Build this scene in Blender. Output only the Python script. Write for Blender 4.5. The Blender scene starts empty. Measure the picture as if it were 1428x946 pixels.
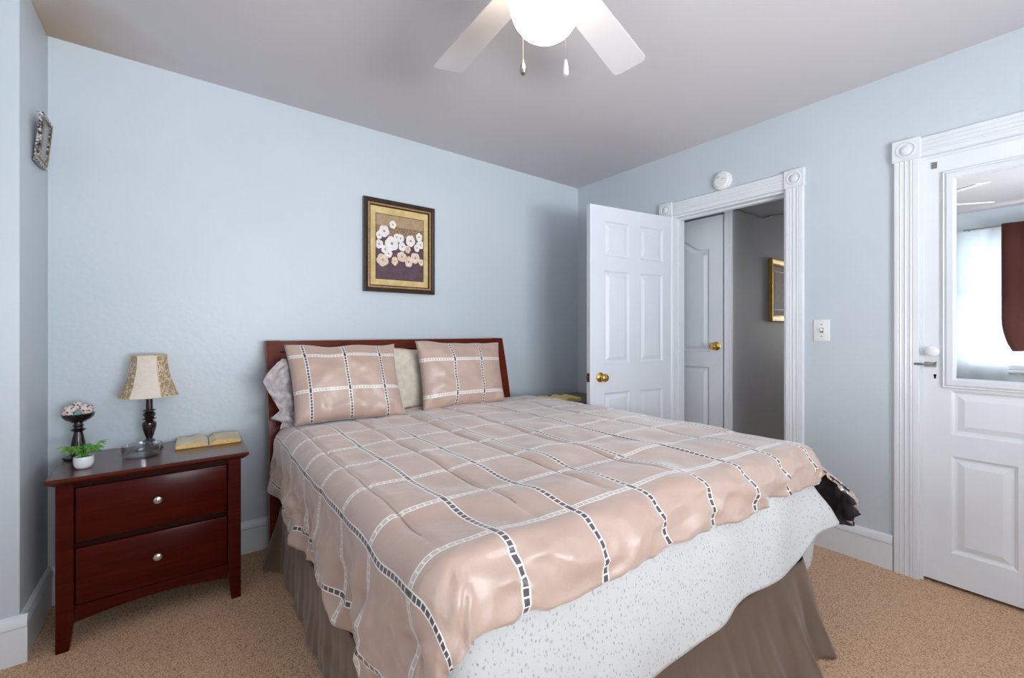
import bpy, bmesh, math, random
from mathutils import Vector, Matrix, noise

C = bpy.context.scene.collection
SC = bpy.context.scene
PI = math.pi

# ------------------------------------------------------------------ camera
YAW = math.radians(37.4)
FPX = 598.0
CAM_H = 1.2
cam_d = bpy.data.cameras.new('camera')
cam_d.sensor_width = 36.0
cam_d.lens = FPX / 1428 * 36.0
cam_d.shift_y = -11.0 / 1428
cam_d.clip_start = 0.02
cam = bpy.data.objects.new('camera', cam_d)
C.objects.link(cam)
cam.location = (0, 0, CAM_H)
cam.rotation_euler = (PI / 2, 0, -YAW)
SC.camera = cam

# ------------------------------------------------------------------ exposure, world, daylight, added fill lamps
SC.view_settings.view_transform = 'Standard'
SC.view_settings.look = 'None'
SC.view_settings.gamma = 1.0
SC.view_settings.use_curve_mapping = False
SC.view_settings.exposure = 0.78
SC.cycles.diffuse_bounces = 8
SC.cycles.max_bounces = 12

world = bpy.data.worlds.new('sky')
SC.world = world
world.use_nodes = True
bg = world.node_tree.nodes['Background']
bg.inputs['Color'].default_value = (0.80, 0.90, 1.0, 1)
bg.inputs['Strength'].default_value = 1.0

LEFT_WINDOW_W = 7.0
LEFT_CEILING_FILL_W = 44.0
FRONT_CEILING_FILL_W = 122.0
FRONT_FILL_W = 25.0
LAMP_GLOW = 10.0
HALL_W = 9.0


def area_light(name, loc, rot, sx, sy, watts, col):
    d = bpy.data.lights.new(name, 'AREA')
    d.shape = 'RECTANGLE'
    d.size, d.size_y = sx, sy
    d.energy = watts
    d.color = col
    o = bpy.data.objects.new(name, d)
    o.location = loc
    o.rotation_euler = rot
    C.objects.link(o)
    return o


# room dimensions (metres)
XR = 2.83          # right wall, room face
YB = 2.72          # back wall, room face
XA = -0.473        # alcove side wall
YC = 2.32          # chimney breast face
XL = -1.13         # left wall
YF = -1.35         # wall behind the camera
H = 2.49           # ceiling

# daylight outside the left window; added frontal fill outside the unseen front one
area_light('daylight_left_window', (XL - 0.32, 0.12, 1.50), (0, -PI / 2, 0), 1.4, 1.3, LEFT_WINDOW_W, (0.85, 0.94, 1.0))
area_light('front_fill', (0.85, YF - 0.34, 1.50), (PI / 2, 0, 0), 1.9, 1.4, FRONT_FILL_W, (0.86, 0.94, 1.0))
# added fill lamps aimed up through the windows to brighten the ceiling
area_light('left_ceiling_fill', (XL - 0.75, 0.12, 0.75), (0, -PI / 2 - 0.68, 0), 0.9, 1.3, LEFT_CEILING_FILL_W, (0.92, 0.96, 1.0))
area_light('front_ceiling_fill', (0.85, YF - 0.75, 0.75), (PI / 2 + 0.62, 0, 0), 1.8, 0.9, FRONT_CEILING_FILL_W, (0.92, 0.96, 1.0))


area_light('hall_fill', (6.15, 1.05, 1.5), (0, PI / 2, 0), 1.1, 0.6, HALL_W, (1.0, 0.94, 0.88))  # added fill lamp brightening the hall through an invented end opening


# ------------------------------------------------------------------ material helpers
def lin(r, g, b):
    def f(c):
        c /= 255.0
        return c / 12.92 if c <= 0.04045 else ((c + 0.055) / 1.055) ** 2.4
    return (f(r), f(g), f(b), 1)


class NT:
    def __init__(self, name):
        self.m = bpy.data.materials.new(name)
        self.m.use_nodes = True
        self.t = self.m.node_tree
        self.b = self.t.nodes['Principled BSDF']
        self.out = self.t.nodes['Material Output']

    def n(self, typ, **kw):
        nd = self.t.nodes.new(typ)
        for k, v in kw.items():
            setattr(nd, k, v)
        return nd

    def l(self, a, b):
        self.t.links.new(a, b)

    def math(self, op, a, b=None, c=None):
        nd = self.n('ShaderNodeMath', operation=op)
        for i, v in enumerate((a, b, c)):
            if v is None:
                continue
            if isinstance(v, (int, float)):
                nd.inputs[i].default_value = v
            else:
                self.l(v, nd.inputs[i])
        return nd.outputs[0]

    def mix(self, fac, a, b):
        nd = self.n('ShaderNodeMix', data_type='RGBA')
        for i, v in ((0, fac), (6, a), (7, b)):
            if isinstance(v, (int, float)):
                nd.inputs[i].default_value = v
            elif isinstance(v, tuple):
                nd.inputs[i].default_value = v
            else:
                self.l(v, nd.inputs[i])
        return nd.outputs[2]

    def coord(self, which='Object', scale=None):
        tc = self.n('ShaderNodeTexCoord')
        o = tc.outputs[which]
        if scale:
            mp = self.n('ShaderNodeMapping')
            mp.inputs['Scale'].default_value = scale
            self.l(o, mp.inputs['Vector'])
            o = mp.outputs[0]
        return o

    def noise(self, vec, scale, detail=3, rough=0.5, dist=0.0):
        nd = self.n('ShaderNodeTexNoise')
        nd.inputs['Scale'].default_value = scale
        nd.inputs['Detail'].default_value = detail
        nd.inputs['Roughness'].default_value = rough
        nd.inputs['Distortion'].default_value = dist
        if vec is not None:
            self.l(vec, nd.inputs['Vector'])
        return nd.outputs['Fac']

    def ramp(self, fac, stops):
        nd = self.n('ShaderNodeValToRGB')
        el = nd.color_ramp.elements
        while len(el) < len(stops):
            el.new(0.5)
        for e, (p, c) in zip(el, stops):
            e.position = p
            e.color = c if isinstance(c, tuple) else (c, c, c, 1)
        self.l(fac, nd.inputs[0])
        return nd.outputs[0]

    def bump(self, h, strength=0.2, dist=0.01):
        nd = self.n('ShaderNodeBump')
        nd.inputs['Strength'].default_value = strength
        nd.inputs['Distance'].default_value = dist
        self.l(h, nd.inputs['Height'])
        self.l(nd.outputs[0], self.b.inputs['Normal'])

    def set(self, **kw):
        for k, v in kw.items():
            k = k.replace('_', ' ')
            if isinstance(v, (int, float, tuple)):
                self.b.inputs[k].default_value = v
            else:
                self.l(v, self.b.inputs[k])
        return self


def mottled(name, ca, cb, scale=6, rough=0.5, bump=0.0, bscale=60, metal=0.0, coat=0.0):
    t = NT(name)
    co = t.coord()
    f = t.ramp(t.noise(co, scale, 4), [(0.35, 0.0), (0.65, 1.0)])
    t.set(Base_Color=t.mix(f, ca, cb), Roughness=rough, Metallic=metal)
    if coat:
        t.set(Coat_Weight=coat, Coat_Roughness=0.12)
    if bump:
        t.bump(t.noise(co, bscale, 3), bump, 0.004)
    return t.m


# ------------------------------------------------------------------ materials
def mk_wall():
    t = NT('wall_paint')
    co = t.coord()
    f = t.noise(co, 1.6, 4)
    c = t.mix(t.ramp(f, [(0.35, 0.0), (0.7, 1.0)]), lin(197, 206, 212), lin(203, 211, 217))
    t.set(Base_Color=c, Roughness=0.42)
    h = t.math('ADD', t.math('MULTIPLY', t.noise(co, 5, 4, 0.6), 1.0), t.math('MULTIPLY', t.noise(co, 40, 2), 0.12))
    t.bump(h, 0.16, 0.02)
    return t.m


def mk_ceiling():
    t = NT('ceiling_paint')
    co = t.coord()
    sep = t.n('ShaderNodeSeparateXYZ')
    t.l(co, sep.inputs[0])
    # brown water stain in the alcove corner: distance from the corner, broken up by noise
    dx = t.math('MULTIPLY', t.math('ADD', sep.outputs[0], 0.47), 1.35)
    dy = t.math('MULTIPLY', t.math('SUBTRACT', 2.72, sep.outputs[1]), 1.25)
    r = t.math('SQRT', t.math('ADD', t.math('MULTIPLY', dx, dx), t.math('MULTIPLY', dy, dy)))
    r = t.math('ADD', r, t.math('MULTIPLY', t.math('SUBTRACT', t.noise(co, 4, 4), 0.5), 0.5))
    st = t.ramp(r, [(0.12, 0.8), (0.62, 0.0)])
    base = t.mix(t.noise(co, 1.2, 3), lin(203, 199, 202), lin(209, 205, 207))
    t.set(Base_Color=t.mix(st, base, lin(176, 150, 118)), Roughness=0.75)
    t.bump(t.noise(co, 6, 4), 0.12, 0.02)
    return t.m


def mk_carpet():
    t = NT('carpet')
    co = t.coord()
    v = t.n('ShaderNodeTexVoronoi')
    v.inputs['Scale'].default_value = 210
    t.l(co, v.inputs['Vector'])
    n1 = t.noise(co, 260, 2)
    n2 = t.noise(co, 2.2, 4)
    f = t.math('ADD', t.math('MULTIPLY', v.outputs['Distance'], 0.6), t.math('MULTIPLY', n1, 0.55))
    c = t.ramp(f, [(0.2, lin(252, 218, 182)), (0.48, lin(226, 186, 150)), (0.85, lin(140, 104, 80))])
    c2 = t.mix(t.math('MULTIPLY', n2, 0.35), c, lin(200, 164, 132))
    t.set(Base_Color=c2, Roughness=0.95)
    t.bump(f, 0.5, 0.005)
    return t.m


def mk_plaid(name='plaid_satin', stitched=False):
    t = NT(name)
    uv = t.coord('UV')
    sep = t.n('ShaderNodeSeparateXYZ')
    t.l(uv, sep.inputs[0])
    u, v = sep.outputs[0], sep.outputs[1]

    def dist(x):
        fr = t.math('FRACT', t.math('ADD', x, 0.5))
        return t.math('ABSOLUTE', t.math('SUBTRACT', fr, 0.5))

    def rung(x):
        return t.math('LESS_THAN', t.math('FRACT', t.math('MULTIPLY', x, 12.0)), 0.2)
    du, dv = dist(u), dist(v)
    HW = 0.043
    inA, inB = t.math('LESS_THAN', du, HW), t.math('LESS_THAN', dv, HW)
    edA, edB = t.math('GREATER_THAN', du, HW - 0.017), t.math('GREATER_THAN', dv, HW - 0.017)
    whA, whB = t.math('MAXIMUM', edA, rung(v)), t.math('MAXIMUM', edB, rung(u))
    co = t.coord()
    cloth = t.mix(t.noise(co, 9, 3), lin(190, 162, 147), lin(198, 170, 155))
    fine = t.n('ShaderNodeTexWave', wave_type='BANDS')
    fine.inputs['Scale'].default_value = 40
    t.l(uv, fine.inputs['Vector'])
    white = lin(244, 240, 236)
    ladA = t.mix(whA, lin(84, 76, 80), white)
    ladB = t.mix(whB, lin(208, 196, 184), white)
    c = t.mix(inB, cloth, ladB)
    c = t.mix(inA, c, ladA)
    both = t.math('MULTIPLY', inA, inB)
    inner = t.math('MULTIPLY', both, t.math('MULTIPLY', t.math('SUBTRACT', 1.0, edA), t.math('SUBTRACT', 1.0, edB)))
    c = t.mix(inner, c, lin(38, 34, 38))
    if stitched:
        # quilting stitch lines running the length of the comforter
        q = t.math('DIVIDE', t.math('ADD', u, 0.53), 1.13)
        ln = t.math('LESS_THAN', dist(q), 0.010)
        ln = t.math('MULTIPLY', ln, t.math('MULTIPLY', t.math('GREATER_THAN', v, 0.45), t.math('GREATER_THAN', u, -0.8)))
        c = t.mix(t.math('MULTIPLY', ln, 0.55), c, lin(96, 78, 74))
    t.set(Base_Color=c, Roughness=0.40, Sheen_Weight=0.7, Sheen_Roughness=0.35, Specular_IOR_Level=0.75)
    t.bump(t.noise(co, 14, 4, 0.6), 0.18, 0.02)
    return t.m


def mk_sheet():
    t = NT('sprigged_cotton')
    uv = t.coord('UV', (1.35, 0.8, 1.0))
    v = t.n('ShaderNodeTexVoronoi')
    v.inputs['Scale'].default_value = 78
    v.inputs['Randomness'].default_value = 0.85
    nd = t.n('ShaderNodeTexNoise')
    nd.inputs['Scale'].default_value = 90
    t.l(uv, nd.inputs['Vector'])
    mixv = t.n('ShaderNodeVectorMath', operation='MULTIPLY_ADD')
    t.l(nd.outputs['Color'], mixv.inputs[0])
    mixv.inputs[1].default_value = (0.012, 0.012, 0.012)
    t.l(uv, mixv.inputs[2])
    t.l(mixv.outputs[0], v.inputs['Vector'])
    f = t.ramp(v.outputs['Distance'], [(0.14, 1.0), (0.28, 0.0)])
    f2 = t.ramp(t.noise(uv, 75, 2), [(0.62, 0.0), (0.72, 0.6)])
    base = t.mix(t.noise(uv, 5, 2), lin(208, 207, 206), lin(214, 213, 211))
    c = t.mix(t.math('MULTIPLY', t.math('MAXIMUM', f, f2), 0.6), base, lin(126, 122, 126))
    t.set(Base_Color=c, Roughness=0.85)
    t.bump(t.noise(t.coord(), 22, 4), 0.2, 0.01)
    return t.m


def mk_wood(name, dark, light, sc=(2, 30, 30), rough=0.28, coat=0.05):
    t = NT(name)
    co = t.coord('Object', sc)
    f = t.noise(co, 2.0, 6, 0.6, 0.6)
    t.set(Base_Color=t.mix(t.ramp(f, [(0.3, 0.0), (0.75, 1.0)]), dark, light), Roughness=rough,
          Coat_Weight=coat, Coat_Roughness=0.15, Specular_IOR_Level=0.16)
    t.bump(f, 0.05, 0.003)
    return t.m


def mk_damask():
    t = NT('damask_shade')
    co = t.coord()
    nd = t.noise(co, 55, 2, 0.5, 1.6)
    f = t.ramp(nd, [(0.44, 0.0), (0.5, 1.0)])
    t.set(Base_Color=t.mix(f, lin(222, 205, 182), lin(176, 146, 104)), Roughness=0.6)
    return t.m


def mk_glass(name, rough=0.02, tint=(1, 1, 1, 1), glossy=0.1):
    t = NT(name)
    tr = t.n('ShaderNodeBsdfTransparent')
    tr.inputs[0].default_value = tint
    gl = t.n('ShaderNodeBsdfGlossy')
    gl.inputs['Roughness'].default_value = rough
    lw = t.n('ShaderNodeLayerWeight')
    lw.inputs['Blend'].default_value = 0.35
    ms = t.n('ShaderNodeMixShader')
    f = t.math('ADD', t.math('MULTIPLY', lw.outputs['Facing'], 0.45), glossy * 0.5)
    t.l(f, ms.inputs[0])
    t.l(tr.outputs[0], ms.inputs[1])
    t.l(gl.outputs[0], ms.inputs[2])
    t.l(ms.outputs[0], t.out.inputs[0])
    return t.m


def mk_sheer(name, col, trans=0.6):
    t = NT(name)
    d = t.n('ShaderNodeBsdfDiffuse')
    tr = t.n('ShaderNodeBsdfTranslucent')
    co = t.coord('Object', (60, 60, 3))
    c = t.mix(t.noise(co, 2, 2), col, tuple(min(1, x * 1.05) for x in col[:3]) + (1,))
    t.l(c, d.inputs[0])
    t.l(c, tr.inputs[0])
    ms = t.n('ShaderNodeMixShader')
    ms.inputs[0].default_value = trans
    t.l(d.outputs[0], ms.inputs[1])
    t.l(tr.outputs[0], ms.inputs[2])
    t.l(ms.outputs[0], t.out.inputs[0])
    return t.m


def mk_glow():
    t = NT('lit_opal_glass')
    co = t.coord()
    f = t.noise(co, 3, 2)
    c = t.mix(f, (1.0, 0.86, 0.68, 1), (1.0, 0.88, 0.72, 1))
    t.set(Base_Color=lin(250, 240, 225), Roughness=0.3, Emission_Color=c, Emission_Strength=LAMP_GLOW)
    return t.m


def mk_art(name, ca, cb, scale):
    t = NT(name)
    co = t.coord()
    f = t.ramp(t.noise(co, scale, 5, 0.65, 0.8), [(0.38, 0.0), (0.62, 1.0)])
    t.set(Base_Color=t.mix(f, ca, cb), Roughness=0.6)
    return t.m


def mk_ball():
    t = NT('woven_pink_balls')
    co = t.coord()
    v = t.n('ShaderNodeTexVoronoi')
    v.inputs['Scale'].default_value = 90
    t.l(co, v.inputs['Vector'])
    f = t.ramp(v.outputs['Distance'], [(0.25, 1.0), (0.5, 0.0)])
    c = t.mix(f, lin(236, 220, 214), lin(112, 66, 66))
    t.set(Base_Color=c, Roughness=0.8)
    t.bump(v.outputs['Distance'], 0.6, 0.006)
    return t.m


def mk_mosaic():
    t = NT('silver_mosaic')
    co = t.coord()
    v = t.n('ShaderNodeTexVoronoi')
    v.inputs['Scale'].default_value = 140
    t.l(co, v.inputs['Vector'])
    hsv = t.n('ShaderNodeSeparateColor')
    t.l(v.outputs['Color'], hsv.inputs[0])
    t.set(Base_Color=t.ramp(hsv.outputs[0], [(0.1, lin(62, 54, 52)), (0.55, lin(150, 140, 138)), (0.9, lin(226, 224, 226))]),
          Metallic=0.5, Roughness=0.3)
    return t.m


W = {}
W['wall'] = mk_wall()
W['ceil'] = mk_ceiling()
W['carpet'] = mk_carpet()
W['trim'] = mottled('white_gloss_paint', lin(222, 225, 229), lin(227, 230, 233), 3, 0.32)
W['door'] = mottled('white_door_paint', lin(228, 231, 236), lin(233, 235, 239), 4, 0.35, 0.03, 40)
W['leaf_door'] = mottled('bedroom_door_paint', lin(213, 217, 223), lin(218, 221, 227), 4, 0.35, 0.03, 40)
W['halldoor'] = mottled('white_hall_door_paint', lin(214, 218, 222), lin(220, 223, 227), 4, 0.4, 0.03, 40)
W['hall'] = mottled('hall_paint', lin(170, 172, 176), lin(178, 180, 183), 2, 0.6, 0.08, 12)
W['plaid'] = mk_plaid()
W['quilt'] = mk_plaid('quilted_plaid_satin', True)
W['lining'] = mottled('dark_lining', lin(40, 34, 38), lin(50, 43, 46), 12, 0.8)
W['sheet'] = mk_sheet()
W['cream'] = mottled('cream_pillow_cotton', lin(226, 215, 196), lin(210, 198, 180), 26, 0.85, 0.2, 18)
W['case'] = mottled('grey_sprig_cotton', lin(198, 190, 190), lin(176, 166, 166), 45, 0.85, 0.2, 20)
W['mattress'] = mottled('mattress_ticking', lin(178, 168, 168), lin(160, 150, 152), 60, 0.8)
W['piping'] = mottled('cream_piping', lin(224, 217, 200), lin(214, 206, 190), 40, 0.8)


def mk_skirt():
    t = NT('brown_satin')
    co = t.coord()
    c = t.mix(t.noise(co, 5, 3), lin(104, 83, 67), lin(118, 95, 78))
    t.set(Base_Color=c, Roughness=0.38, Sheen_Weight=0.3)
    t.bump(t.noise(t.coord('Object', (30, 30, 4)), 1.5, 3), 0.15, 0.01)
    return t.m


W['skirt'] = mk_skirt()
W['cherry'] = mk_wood('cherry_wood', lin(52, 5, 1), lin(80, 15, 5))
W['cherryh'] = mk_wood('headboard_wood', lin(84, 26, 12), lin(112, 42, 20))
W['cherrydark'] = mk_wood('dark_carcass_wood', lin(28, 6, 4), lin(38, 9, 6))
W['cherrytop'] = mk_wood('polished_cherry_top', lin(66, 20, 12), lin(92, 32, 18), coat=0.6)
W['nickel'] = mottled('brushed_nickel', lin(196, 188, 176), lin(206, 198, 188), 40, 0.3, 0, 0, 0.9)
W['brass'] = mottled('polished_brass', lin(206, 160, 78), lin(222, 178, 96), 30, 0.2, 0, 0, 1.0)
W['darkbrass'] = mottled('tarnished_brass', lin(104, 66, 36), lin(126, 84, 48), 60, 0.35, 0, 0, 0.9)
W['ebony'] = mottled('dark_turned_wood', lin(30, 20, 20), lin(42, 28, 26), 20, 0.22, 0, 0, 0, 0.5)
W['shade'] = mottled('cream_shade_fabric', lin(222, 208, 194), lin(228, 214, 202), 60, 0.7, 0.15, 120)
W['damask'] = mk_damask()
W['braid'] = mottled('shade_braid', lin(226, 212, 190), lin(214, 198, 174), 90, 0.7)
W['porcelain'] = mottled('white_ceramic', lin(238, 238, 240), lin(242, 242, 244), 5, 0.18)
W['leaf'] = mottled('fern_leaf', lin(70, 150, 46), lin(134, 196, 70), 30, 0.5)
W['wilt'] = mottled('wilted_leaf', lin(86, 84, 84), lin(110, 100, 104), 40, 0.6)
W['soil'] = mottled('potting_moss', lin(44, 74, 58), lin(30, 48, 40), 80, 0.9)
W['dish'] = mk_glass('clear_glass', 0.02, (0.975, 0.985, 0.99, 1), 0.16)
W['pane'] = mk_glass('window_glass', 0.02, (0.98, 0.99, 1, 1), 0.06)
W['page'] = mottled('yellowed_page', lin(238, 226, 200), lin(230, 212, 176), 14, 0.8)
W['pageedge'] = mottled('page_edges', lin(232, 196, 132), lin(216, 172, 104), 70, 0.8)
W['cover'] = mottled('book_cover', lin(150, 104, 56), lin(132, 88, 46), 20, 0.6)
W['yellow'] = mottled('yellowed_newsprint', lin(238, 216, 140), lin(226, 200, 118), 30, 0.8)
W['fan'] = mottled('white_fan_enamel', lin(208, 205, 208), lin(214, 211, 213), 4, 0.4)
W['chrome'] = mottled('polished_steel', lin(170, 164, 158), lin(190, 184, 178), 20, 0.15, 0, 0, 1.0)
W['chain'] = mottled('fine_chain_metal', lin(150, 140, 128), lin(164, 154, 142), 20, 0.4, 0, 0, 0.3)
W['glow'] = mk_glow()
W['plastic'] = mottled('white_plastic', lin(230, 230, 228), lin(234, 234, 232), 8, 0.35)
W['greymark'] = mottled('grey_marking', lin(120, 120, 116), lin(134, 134, 130), 50, 0.6)
W['bronze'] = mottled('bronze_frame_wood', lin(44, 30, 24), lin(62, 44, 34), 20, 0.3, 0, 0, 0.1, 0.3)
W['goldbead'] = mottled('gold_beading', lin(212, 178, 128), lin(190, 152, 100), 80, 0.35, 0, 0, 0.6)
W['mat'] = mottled('tan_mat_board', lin(222, 196, 140), lin(200, 172, 112), 14, 0.8)
W['artplum'] = mk_art('plum_ground', lin(96, 68, 80), lin(78, 54, 66), 30)
W['arttan'] = mk_art('tan_ground', lin(178, 152, 120), lin(164, 138, 106), 30)
W['artlace'] = mk_art('scrolled_ground', lin(176, 142, 100), lin(92, 64, 56), 110)
W['petal'] = mk_art('white_petal', lin(242, 238, 234), lin(226, 216, 212), 60)
W['petalp'] = mk_art('peach_petal', lin(236, 216, 196), lin(214, 180, 156), 60)
W['gold'] = mottled('gold_frame', lin(192, 152, 70), lin(168, 128, 52), 20, 0.35, 0, 0, 0.5)
W['printmat'] = mottled('grey_print_mat', lin(196, 190, 180), lin(204, 198, 188), 9, 0.8)
W['print'] = mk_art('faded_brown_print', lin(140, 112, 100), lin(112, 98, 92), 24)
W['photo'] = mk_art('pale_photo', lin(176, 184, 180), lin(160, 168, 166), 10)
W['mosaic'] = mk_mosaic()
W['antique'] = mottled('antique_gold_edge', lin(150, 122, 88), lin(104, 80, 56), 50, 0.35, 0, 0, 0.5)
W['ball'] = mk_ball()
W['teal'] = mottled('teal_stone', lin(96, 142, 140), lin(124, 164, 160), 30, 0.5)
W['sheer'] = mk_sheer('white_curtain', (0.66, 0.71, 0.74, 1), 0.5)
W['brown'] = mk_sheer('brown_curtain', lin(70, 42, 38), 0.25)
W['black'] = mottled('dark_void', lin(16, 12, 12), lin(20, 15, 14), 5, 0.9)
W['cable'] = mottled('old_cable', lin(92, 78, 62), lin(104, 90, 72), 20, 0.6)


def mk_mirror():
    t = NT('mirror_silver')
    f = t.noise(t.coord(), 4, 2)
    t.set(Base_Color=t.mix(f, (0.93, 0.95, 0.96, 1), (0.95, 0.965, 0.97, 1)), Metallic=1.0, Roughness=0.012)
    return t.m


W['mirror'] = mk_mirror()


# ------------------------------------------------------------------ object helpers (all vertices are given in world space)
def finish(bm, mats, smooth, weld=1e-5):
    if weld:
        bmesh.ops.remove_doubles(bm, verts=bm.verts, dist=weld)
    me = bpy.data.meshes.new('mesh')
    return me


def wloc(o):
    v = Vector((0, 0, 0))
    while o is not None:
        v += o.location
        o = o.parent
    return v


def obj(name, bm, mats, parent=None, origin=None, smooth=True, angle=35, recalc=True, weld=1e-5):
    if not isinstance(mats, (list, tuple)):
        mats = [mats]
    if weld:
        bmesh.ops.remove_doubles(bm, verts=bm.verts, dist=weld)
    if recalc:
        bmesh.ops.recalc_face_normals(bm, faces=bm.faces)
    base = wloc(parent) if parent is not None else Vector(origin or (0, 0, 0))
    bmesh.ops.translate(bm, verts=bm.verts, vec=-base)
    me = bpy.data.meshes.new(name)
    bm.to_mesh(me)
    bm.free()
    for m in mats:
        me.materials.append(m)
    if smooth:
        for p in me.polygons:
            p.use_smooth = True
        me.set_sharp_from_angle(angle=math.radians(angle))
    o = bpy.data.objects.new(name, me)
    C.objects.link(o)
    if parent is not None:
        o.parent = parent
    elif origin is not None:
        o.location = origin
    return o


def tag(o, label=None, cat=None, group=None, kind=None):
    if label:
        o['label'] = label
    if cat:
        o['category'] = cat
    if group:
        o['group'] = group
    if kind:
        o['kind'] = kind
    return o


def thing(name, label, cat, loc=(0, 0, 0), group=None, kind=None):
    o = bpy.data.objects.new(name, None)
    o.empty_display_size = 0.05
    C.objects.link(o)
    o.location = loc
    return tag(o, label, cat, group, kind)


def struct(name, bm, m, label=None, cat=None, **kw):
    return tag(obj(name, bm, m, **kw), label, cat, None, 'structure')


def copy_tree(o, parent=None):
    c = o.copy()
    C.objects.link(c)
    if parent is not None:
        c.parent = parent
    for ch in list(o.children):
        copy_tree(ch, c)
    return c


B = bmesh.new


def box(bm, lo, hi, bev=0.0, seg=2, mi=0):
    t = bmesh.new()
    x0, y0, z0 = lo
    x1, y1, z1 = hi
    vs = [t.verts.new(p) for p in ((x0, y0, z0), (x1, y0, z0), (x1, y1, z0), (x0, y1, z0), (x0, y0, z1), (x1, y0, z1), (x1, y1, z1), (x0, y1, z1))]
    for f in ((3, 2, 1, 0), (4, 5, 6, 7), (0, 1, 5, 4), (1, 2, 6, 5), (2, 3, 7, 6), (3, 0, 4, 7)):
        t.faces.new([vs[i] for i in f])
    if bev > 0:
        bmesh.ops.bevel(t, geom=list(t.edges), offset=bev, segments=seg, profile=0.5, affect='EDGES')
    for f in t.faces:
        f.material_index = mi
    join(bm, t)


def join(bm, t, M=None):
    if M is not None:
        bmesh.ops.transform(t, matrix=M, verts=t.verts)
    me = bpy.data.meshes.new('tmp')
    t.to_mesh(me)
    t.free()
    bm.from_mesh(me)
    bpy.data.meshes.remove(me)


def lathe(bm, prof, M=None, n=32, rad=None, mi=0, cap=True):
    M = M or Matrix.Identity(4)
    rings = []
    for r, h in prof:
        ring = []
        for i in range(n):
            a = 2 * PI * i / n
            k = rad(a) if rad else 1.0
            ring.append(bm.verts.new(M @ Vector((r * k * math.cos(a), r * k * math.sin(a), h))))
        rings.append(ring)
    for a, b in zip(rings, rings[1:]):
        for i in range(n):
            f = bm.faces.new((a[i], a[(i + 1) % n], b[(i + 1) % n], b[i]))
            f.material_index = mi
    if cap:
        for ring, r in ((rings[0], prof[0][0]), (rings[-1], prof[-1][0])):
            if r > 1e-4:
                bm.faces.new(ring).material_index = mi
    return rings


def tube(bm, pts, r, n=8, mi=0, cap=True, closed=False):
    pts = [Vector(p) for p in pts]
    rings = []
    up = Vector((0, 0, 1))
    N = len(pts)
    for i, p in enumerate(pts):
        if closed:
            d = (pts[(i + 1) % N] - pts[i - 1]).normalized()
        else:
            d = (pts[min(i + 1, N - 1)] - pts[max(i - 1, 0)]).normalized()
        a = up if abs(d.dot(up)) < 0.95 else Vector((1, 0, 0))
        x = d.cross(a).normalized()
        y = d.cross(x).normalized()
        rr = r(i / (N - 1)) if callable(r) else r
        rings.append([bm.verts.new(p + (x * math.cos(2 * PI * k / n) + y * math.sin(2 * PI * k / n)) * rr) for k in range(n)])
    prs = list(zip(rings, rings[1:])) + ([(rings[-1], rings[0])] if closed else [])
    for a, b in prs:
        for k in range(n):
            bm.faces.new((a[k], a[(k + 1) % n], b[(k + 1) % n], b[k])).material_index = mi
    if cap and not closed:
        bm.faces.new(rings[0]).material_index = mi
        bm.faces.new(rings[-1]).material_index = mi


def grid(bm, na, nb, fn, uv=None, mi=0):
    lay = bm.loops.layers.uv.verify()
    vs = [[bm.verts.new(fn(i / na, j / nb)) for j in range(nb + 1)] for i in range(na + 1)]
    for i in range(na):
        for j in range(nb):
            f = bm.faces.new((vs[i][j], vs[i + 1][j], vs[i + 1][j + 1], vs[i][j + 1]))
            f.material_index = mi
            if uv:
                for lp, (a, b) in zip(f.loops, ((i, j), (i + 1, j), (i + 1, j + 1), (i, j + 1))):
                    lp[lay].uv = uv(a / na, b / nb)
    return vs


def frame_matrix(origin, ex, ey, ez):
    return Matrix(((ex[0], ey[0], ez[0], origin[0]), (ex[1], ey[1], ez[1], origin[1]), (ex[2], ey[2], ez[2], origin[2]), (0, 0, 0, 1)))


def extrude_profile(bm, prof, M, length):
    """closed 2D profile (x across, y out of the wall) swept along local z"""
    a = [bm.verts.new(M @ Vector((x, y, 0))) for x, y in prof]
    b = [bm.verts.new(M @ Vector((x, y, length))) for x, y in prof]
    n = len(prof)
    for i in range(n):
        bm.faces.new((a[i], a[(i + 1) % n], b[(i + 1) % n], b[i]))
    bm.faces.new(a)
    bm.faces.new(list(reversed(b)))


def nz(x, y=0.0, z=0.0):
    return noise.noise(Vector((x, y, z)))


# ------------------------------------------------------------------ room shell
b = B(); box(b, (XL - 0.3, YF - 0.3, -0.08), (XR + 0.13, YB + 0.2, 0.0))
struct('floor', b, W['carpet'], 'brown tweed carpet over the bedroom floor', 'floor', smooth=False)
b = B(); box(b, (XL - 0.2, YF - 0.2, H), (XR + 0.13, YB + 0.2, H + 0.1))
struct('ceiling', b, W['ceil'], 'plain ceiling with a brown stain in the alcove corner', 'ceiling', smooth=False)
b = B(); box(b, (XA - 0.1, YB, 0), (XR + 0.13, YB + 0.15, H))
struct('wall_back', b, W['wall'], 'pale blue wall behind the bed', 'wall', smooth=False)

# chimney breast on the left makes the alcove
b = B(); box(b, (XL - 0.15, YC, 0), (XA, YB + 0.15, H), 0.006, 2)
struct('wall_chimney', b, W['wall'], 'pale blue chimney breast at the left edge, beside the alcove', 'wall')

# left wall with its window opening
LW0, LW1, LZ0, LZ1 = -0.55, 0.75, 0.80, 2.20
b = B()
box(b, (XL - 0.15, YF - 0.15, 0), (XL, LW0, H))
box(b, (XL - 0.15, LW1, 0), (XL, YC, H))
box(b, (XL - 0.15, LW0, 0), (XL, LW1, LZ0))
box(b, (XL - 0.15, LW0, LZ1), (XL, LW1, H))
struct('wall_left', b, W['wall'], 'pale blue window wall seen in the door mirror', 'wall', smooth=False)

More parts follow.
